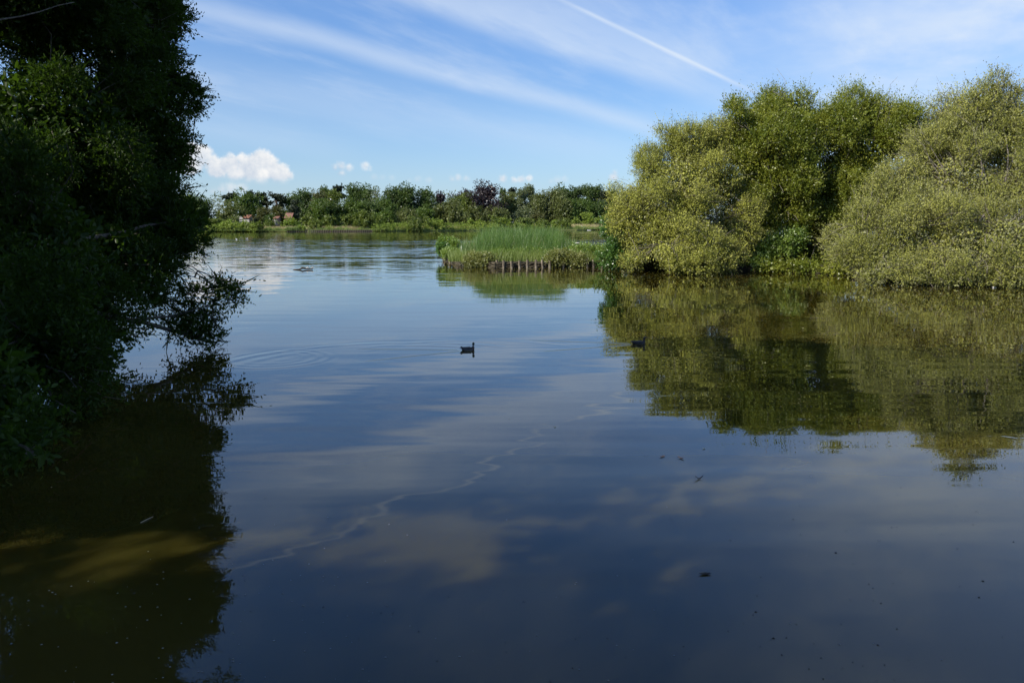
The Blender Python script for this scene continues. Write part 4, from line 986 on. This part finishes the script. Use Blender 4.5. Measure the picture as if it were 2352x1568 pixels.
# ------------------------------------------------------------------ birds
def feather(name, cols, rough=0.6):
    m, t, out = new_mat(name); at_ = t.nodes.new('ShaderNodeAttribute'); at_.attribute_name = 'plumage'
    tc = t.nodes.new('ShaderNodeTexCoord'); nz = noise(t, tc.outputs['Object'], 60, 3, .6)
    b = t.nodes.new('ShaderNodeBsdfPrincipled'); b.inputs['Roughness'].default_value = rough
    n = t.nodes.new('ShaderNodeMix'); n.data_type = 'RGBA'; n.blend_type = 'MULTIPLY'; n.inputs[0].default_value = 1.0
    t.links.new(at_.outputs['Color'], n.inputs[6]); t.links.new(mixc(t, nz, (.6, .6, .6), (1.2, 1.2, 1.2)), n.inputs[7])
    t.links.new(n.outputs[2], b.inputs['Base Color']); t.links.new(b.outputs[0], out.inputs[0]); return m
M['plumage'] = feather('plumage', None)
def bird_mesh(name, rings, paint, extra=None, sides=16):
    """rings: (centre x, z, half width, half height, tilt); a single lofted skin from tail to bill"""
    V = []; F = []; C = []
    for (x, z, w, h, tl) in rings:
        for j in range(sides):
            a = 2 * math.pi * j / sides; yy = w * math.cos(a); hh = h * math.sin(a)
            V.append((x - math.sin(tl) * hh, yy, z + math.cos(tl) * hh))
    n = len(rings)
    for i in range(n - 1):
        for j in range(sides):
            k = (j + 1) % sides; F.append((i * sides + j, i * sides + k, (i + 1) * sides + k, (i + 1) * sides + j))
    F.append(tuple(range(sides))[::-1]); F.append(tuple((n - 1) * sides + j for j in range(sides)))
    for i, rg in enumerate(rings):
        for j in range(sides): C.append(paint(i, math.sin(2 * math.pi * j / sides), V[i * sides + j]))
    if extra:
        for (pts, faces, col) in extra:
            k = len(V); V += [tuple(p) for p in pts]; F += [tuple(k + q for q in f) for f in faces]; C += [col] * len(pts)
    me = mesh_from(name, V, None, F); at_ = me.color_attributes.new('plumage', 'FLOAT_COLOR', 'POINT')
    for i, c in enumerate(C): at_.data[i].color = (*c, 1)
    return me
def wing(sy, x0, x1, z0, z1, yw, thick=0.012, curl=0.0):
    """folded wing: a curved plate along the flank, tip over the tail"""
    rows = 7; pts = []; F = []
    for i in range(rows):
        f = i / (rows - 1); x = x1 + (x0 - x1) * f
        hh = math.sin(math.pi * min(1, f * .9 + .12)) ** .6; zt = z1 - .01 * (f - .4) ** 2; zl = zt - (zt - z0) * hh * .75
        yo = yw * (1 - .75 * f ** 1.6); yi = yo * .55
        pts += [(x, sy * yi, zt + curl * f * f), (x, sy * (yo + thick), (zt + zl) / 2 + .012 + curl * f * f), (x, sy * (yo + thick * .6), zl + curl * f * f), (x, sy * yi * .8, zl)]
    for i in range(rows - 1):
        for j in range(4):
            k = (j + 1) % 4; q = (i * 4 + j, i * 4 + k, (i + 1) * 4 + k, (i + 1) * 4 + j); F.append(q if sy > 0 else q[::-1])
    F.append((0, 1, 2, 3)); F.append(tuple((rows - 1) * 4 + j for j in range(4)))
    return pts, F
def duck_rings(tuck=0.0, hx=0.0):
    return [(-.235, .085, .012, .006, 0), (-.205, .078, .045, .016, 0), (-.165, .060, .066, .038, 0), (-.11, .040, .085, .062, 0), (-.04, .028, .098, .076, 0), (.04, .022, .102, .080, 0), (.10, .024, .094, .078, .1), (.145, .036, .076, .068, .35),
            (.170, .068, .052, .050, .8), (.174, .105, .033, .034, 1.25), (.172, .140, .028, .029, 1.5), (.172, .165, .031, .032, 1.5), (.178, .190, .035, .037, 1.2), (.190, .207, .034, .034, .7), (.207, .207, .028, .026, .3),
            (.222, .198, .018, .014, .15), (.240, .191, .014, .008, .1), (.262, .186, .013, .005, .05), (.272, .184, .008, .003, 0)]
def make_duck(name, label, loc, yaw, drake, head_turn=0.0, scale=1.0):
    rg = duck_rings()
    def paint(i, s, v):
        if drake:
            if i >= 15: return (.16, .15, .05)
            if i >= 11: return (.008, .028, .018)
            if i == 10: return (.62, .62, .6)
            if i >= 7: return (.055, .026, .018)
            if i <= 1: return (.55, .55, .54)
            if i == 2: return (.012, .012, .014)
            return (.04, .036, .034) if s > .35 else (.16, .155, .15)
        if i >= 15: return (.10, .06, .03)
        if i >= 10: return (.035, .027, .02)
        if i <= 1: return (.22, .19, .15)
        return (.030, .021, .014)  # brown duck's plumage painted darker, standing in for the shade it swims in
    ex_ = []
    for sy in (1, -1):
        p, f = wing(sy, -.21, .085, .035, .105, .098); ex_.append((p, f, (.062, .054, .048) if drake else (.036, .028, .022)))
        # eye
        a = [(.196 + .006 * math.cos(q), sy * .033, .212 + .006 * math.sin(q)) for q in np.arange(6) * math.pi / 3]; a += [(.196, sy * .038, .212)]
        ex_.append((a, [(k, (k + 1) % 6, 6) for k in range(6)], (.004, .004, .004)))
    if drake:   # curled black tail feathers
        T = Tubes(); T.add(np.array([(-.15, 0, .1), (-.185, 0, .122), (-.205, 0, .128), (-.20, 0, .112)]), [.012, .012, .009, .005], 6); ex_.append((np.concatenate(T.V), T.F, (.006, .006, .008)))
    me = bird_mesh('body', rg, paint, ex_)
    n = len(me.vertices); co = np.empty(n * 3, np.float32); me.vertices.foreach_get('co', co); co = co.reshape(-1, 3)
    if head_turn:
        w = np.clip((co[:, 2] - .10) / .06, 0, 1) * (co[:, 0] > .1); px_, py_ = co[:, 0] - .174, co[:, 1].copy(); a = head_turn * w
        co[:, 0] = .174 + px_ * np.cos(a) - py_ * np.sin(a); co[:, 1] = px_ * np.sin(a) + py_ * np.cos(a)
    co[:, 2] -= 0.012; co *= scale; me.vertices.foreach_set('co', co.ravel()); me.update()
    o = bpy.data.objects.new(name, me); COL.objects.link(o); me.materials.append(M['plumage']); me.polygons.foreach_set('use_smooth', np.ones(len(me.polygons), dtype=bool))
    o.location = (loc[0], loc[1], 0); o.rotation_euler = (0, 0, yaw); return tag(o, label, 'duck', 'ducks on the lake')
make_duck('duck', 'dark drake duck swimming right on open blue water with its head turned away', DUCKS[0][:2], R(16), True, R(62), 1.0)
make_duck('duck', 'brown duck in profile facing right within the reflection of the right hand trees', DUCKS[1][:2], R(4), False, 0.0, 1.05)
def make_gull(label, loc, yaw, s=1.0):
    rg = [(-.2, .10, .01, .006, 0), (-.15, .085, .04, .02, 0), (-.08, .06, .07, .05, 0), (0, .05, .08, .062, 0), (.07, .055, .07, .06, .2), (.11, .085, .045, .045, .8), (.122, .12, .034, .034, 1.1), (.135, .15, .033, .034, .8), (.16, .155, .024, .022, .3), (.18, .148, .008, .007, .1), (.205, .143, .003, .003, 0)]
    def paint(i, s_, v): return (.35, .06, .03) if i >= 9 else ((.45, .46, .48) if (s_ > .5 and 1 < i < 5) else (.85, .85, .84))
    p1, f1 = wing(1, -.24, .06, .04, .11, .08); p2, f2 = wing(-1, -.24, .06, .04, .11, .08)
    me = bird_mesh('body', rg, paint, [(p1, f1, (.5, .51, .53)), (p2, f2, (.5, .51, .53))])
    o = bpy.data.objects.new('gull', me); COL.objects.link(o); me.materials.append(M['plumage']); me.polygons.foreach_set('use_smooth', np.ones(len(me.polygons), dtype=bool))
    o.location = (loc[0], loc[1], -0.015); o.rotation_euler = (0, 0, yaw); o.scale = (s, s, s); return tag(o, label, 'gull', 'white gulls')
make_gull('white gull on the water, left of the pair below the far pines', onw(*D(543.5, 549.3)), R(150), 1.5)
make_gull('white gull on the water, right of the pair below the far pines', onw(*D(567, 548)), R(20), 1.5)
make_gull('white gull at the far bank just left of the reed tips', (at(455, 230, 352)[0], 352), R(170), 1.7)
def flying_gull():
    c = at(1323.6 / 4, 796.7 / 4, 185.0)
    rg = [(-.2, 0, .03, .008, 0), (-.12, 0, .045, .03, 0), (0, 0, .06, .05, 0), (.1, .005, .05, .045, 0), (.16, .015, .035, .035, 0), (.2, .015, .02, .02, 0), (.25, .01, .004, .004, 0)]
    ex_ = []
    for sy in (1, -1):
        pts = [(.09, sy * .03, .02), (.12, sy * .2, .14), (.06, sy * .5, .10), (.04, sy * .5, .09), (-.04, sy * .2, .12), (-.07, sy * .03, .02)]
        pts += [(a, b, c_ - .012) for (a, b, c_) in pts]
        F = [(0, 1, 4, 5), (1, 2, 3, 4), (11, 10, 7, 6), (10, 9, 8, 7)] + [(k, k + 6, (k + 1) % 6 + 6, (k + 1) % 6) for k in range(6)]
        ex_.append((pts, F, (.82, .82, .82)))
    me = bird_mesh('body', rg, lambda i, s, v: (.88, .88, .87), ex_); me.materials.append(M['plumage'])
    o = bpy.data.objects.new('gull', me); COL.objects.link(o); o.location = tuple(c); o.rotation_euler = (R(35), R(10), R(140)); o.scale = (1.2,) * 3
    tag(o, 'white gull flying in front of the big far wood', 'gull', 'white gulls')
flying_gull()

# ------------------------------------------------------------------ things floating on the near water
M['leaf_orange'] = plain('orange_leaf', (0.75, 0.34, 0.15), .5); M['leaf_cream'] = plain('cream_petal', (0.75, 0.68, 0.42), .5); M['leaf_dark'] = plain('rotten_leaf', (0.03, 0.026, 0.016), .5)
M['twig_pale'] = plain('pale_twig', (0.35, 0.31, 0.25)); M['litter'] = plain('pale_litter', (0.72, 0.68, 0.62), .4); M['fluff'] = plain('seed_fluff', (0.24, 0.24, 0.22)); M['speck'] = plain('dark_speck', (0.012, 0.012, 0.011), .6)
def floating_leaf(x, y, L, W, yaw, mat, label, curl=0.3, name='floating_leaf', cat='leaf'):
    c = onw(*D(x, y)); n = 7; V = []; F = []; L *= .72; W *= .72
    for i in range(n):
        f = i / (n - 1); w = W * .5 * math.sin(math.pi * (0.08 + .86 * f)) ** .8; xx = (f - .5) * L; zz = .006 + curl * L * (f - .5) ** 2
        V += [(xx, -w, zz + w * .35), (xx, 0, zz), (xx, w, zz + w * .35)]
        if i: a = (i - 1) * 3; b = i * 3; F += [(a, b, b + 1, a + 1), (a + 1, b + 1, b + 2, a + 2)]
    k = len(V); V += [(v[0], v[1], v[2] - .004) for v in V]; F += [tuple(q + k for q in f[::-1]) for f in F[:]]
    T = Tubes(); T.add(np.array([(-L * .5, 0, .006 + curl * L * .25), (-L * .62, L * .03, .008)]), [.003, .002], 4); k = len(V); V += [tuple(v) for v in np.concatenate(T.V)]; F += [tuple(q + k for q in f) for f in T.F]
    o = link(name, mesh_from(name, V, None, F), mat); o.location = (c[0], c[1], 0); o.rotation_euler = (0, 0, yaw); tag(o, label, cat, 'leaves floating on the near water')
floating_leaf(1522, 1048, .13, .05, R(28), M['leaf_orange'], 'orange brown leaf on the water, left of the two below the tree reflections', .5)
floating_leaf(1564, 1052, .14, .055, R(-40), M['leaf_orange'], 'orange brown leaf with a raised tip, right of the two below the tree reflections', .9)
floating_leaf(1617, 1030, .07, .04, R(25), M['leaf_cream'], 'small cream petal on the water above the two orange leaves', .3, 'floating_petal', 'petal')
floating_leaf(1606, 1099, .16, .05, R(12), M['leaf_dark'], 'dark curled leaf on the water below the two orange leaves', 1.6)
floating_leaf(1620, 1318, .17, .06, R(6), M['leaf_dark'], 'dark flat leaf alone on the open water low right of centre', .3)
floating_leaf(1275, 980, .06, .03, R(40), M['leaf_cream'], 'tiny cream petal alone on the blue water left of centre', .4, 'floating_petal', 'petal')
c = onw(*D(338, 1193)); T = Tubes(); T.add(np.array([(c[0] - .035, c[1] - .1, .006), (c[0], c[1], .01), (c[0] + .03, c[1] + .1, .007)]), [.004, .005, .003], 6)
tag(place_mesh('floating_twig', T.mesh('floating_twig'), M['twig_pale'], (c[0], c[1], 0)), 'short pale twig floating in the dark reflection of the left willow', 'twig')
def litter(x, y, label, orange=False, dy=0):
    c = onw(*D(x, y)); V = []; F = []; rg = np.random.default_rng(int(x)); n = 8
    for r_, z in ((.09, .0), (.08, .05), (.03, .08)):
        for j in range(n): a = 6.283 * j / n; k = r_ * (1 + rg.normal() * .15); V.append((c[0] + 1.4 * k * math.cos(a), c[1] + k * math.sin(a), z + rg.normal() * .01))
    for i in range(2):
        for j in range(n): k = (j + 1) % n; F.append((i * n + j, i * n + k, (i + 1) * n + k, (i + 1) * n + j))
    F.append(tuple(2 * n + j for j in range(n))); me = mesh_from('floating_litter', V, None, F)
    o = place_mesh('floating_litter', me, [M['litter'], M['leaf_orange']], (c[0], c[1], 0)); 
    if orange:
        for p in list(me.polygons)[:4]: p.material_index = 1
    tag(o, label, 'litter')
litter(1867, 622, 'pale scrap with an orange edge at the water in the dark gap between the right hand trees', True)
litter(2283, 660, 'white scrap at the water under the skirt of the far right willow')
def specks(name, n, size, mat, label, cat, seed, area, keepf=None):
    rg = np.random.default_rng(seed); V = []; F = []; k = 0
    while k < n:
        x = area[0] + (area[1] - area[0]) * rg.random(); y = area[2] + (area[3] - area[2]) * rg.random()
        if keepf and rg.random() > keepf(x, y): continue
        c = onw(*D(x, y)); s = size * (.4 + rg.random() * 1.1); a0 = rg.random() * 6.28; b = len(V)
        for j in range(6):
            a = a0 + j * math.pi / 3; V.append((c[0] + s * math.cos(a) * (1 + .6 * rg.random()), c[1] + s * math.sin(a), .003))
        V.append((c[0], c[1], .003 + s * .6))
        F += [(b + j, b + (j + 1) % 6, b + 6) for j in range(6)]; k += 1
    tag(link(name, mesh_from(name, V, None, F), mat), label, cat, None, 'stuff')
specks('water_specks', 330, 0.0045, M['speck'], 'tiny dark specks scattered over the near water', 'specks', 71, (420, 2400, 830, 1568))
specks('seed_fluff', 170, 0.006, M['fluff'], 'tiny pale seeds scattered on the near water at left', 'seeds', 72, (60, 2352, 950, 1568), lambda x, y: 1.0 if (x < 900 and y > 1280) else .12)
specks('water_bubbles', 16, 0.008, M['speck'], 'small bubbles on the near water at lower right', 'bubbles', 73, (1500, 2352, 1150, 1540), lambda x, y: .3 if x < 1950 else 1)
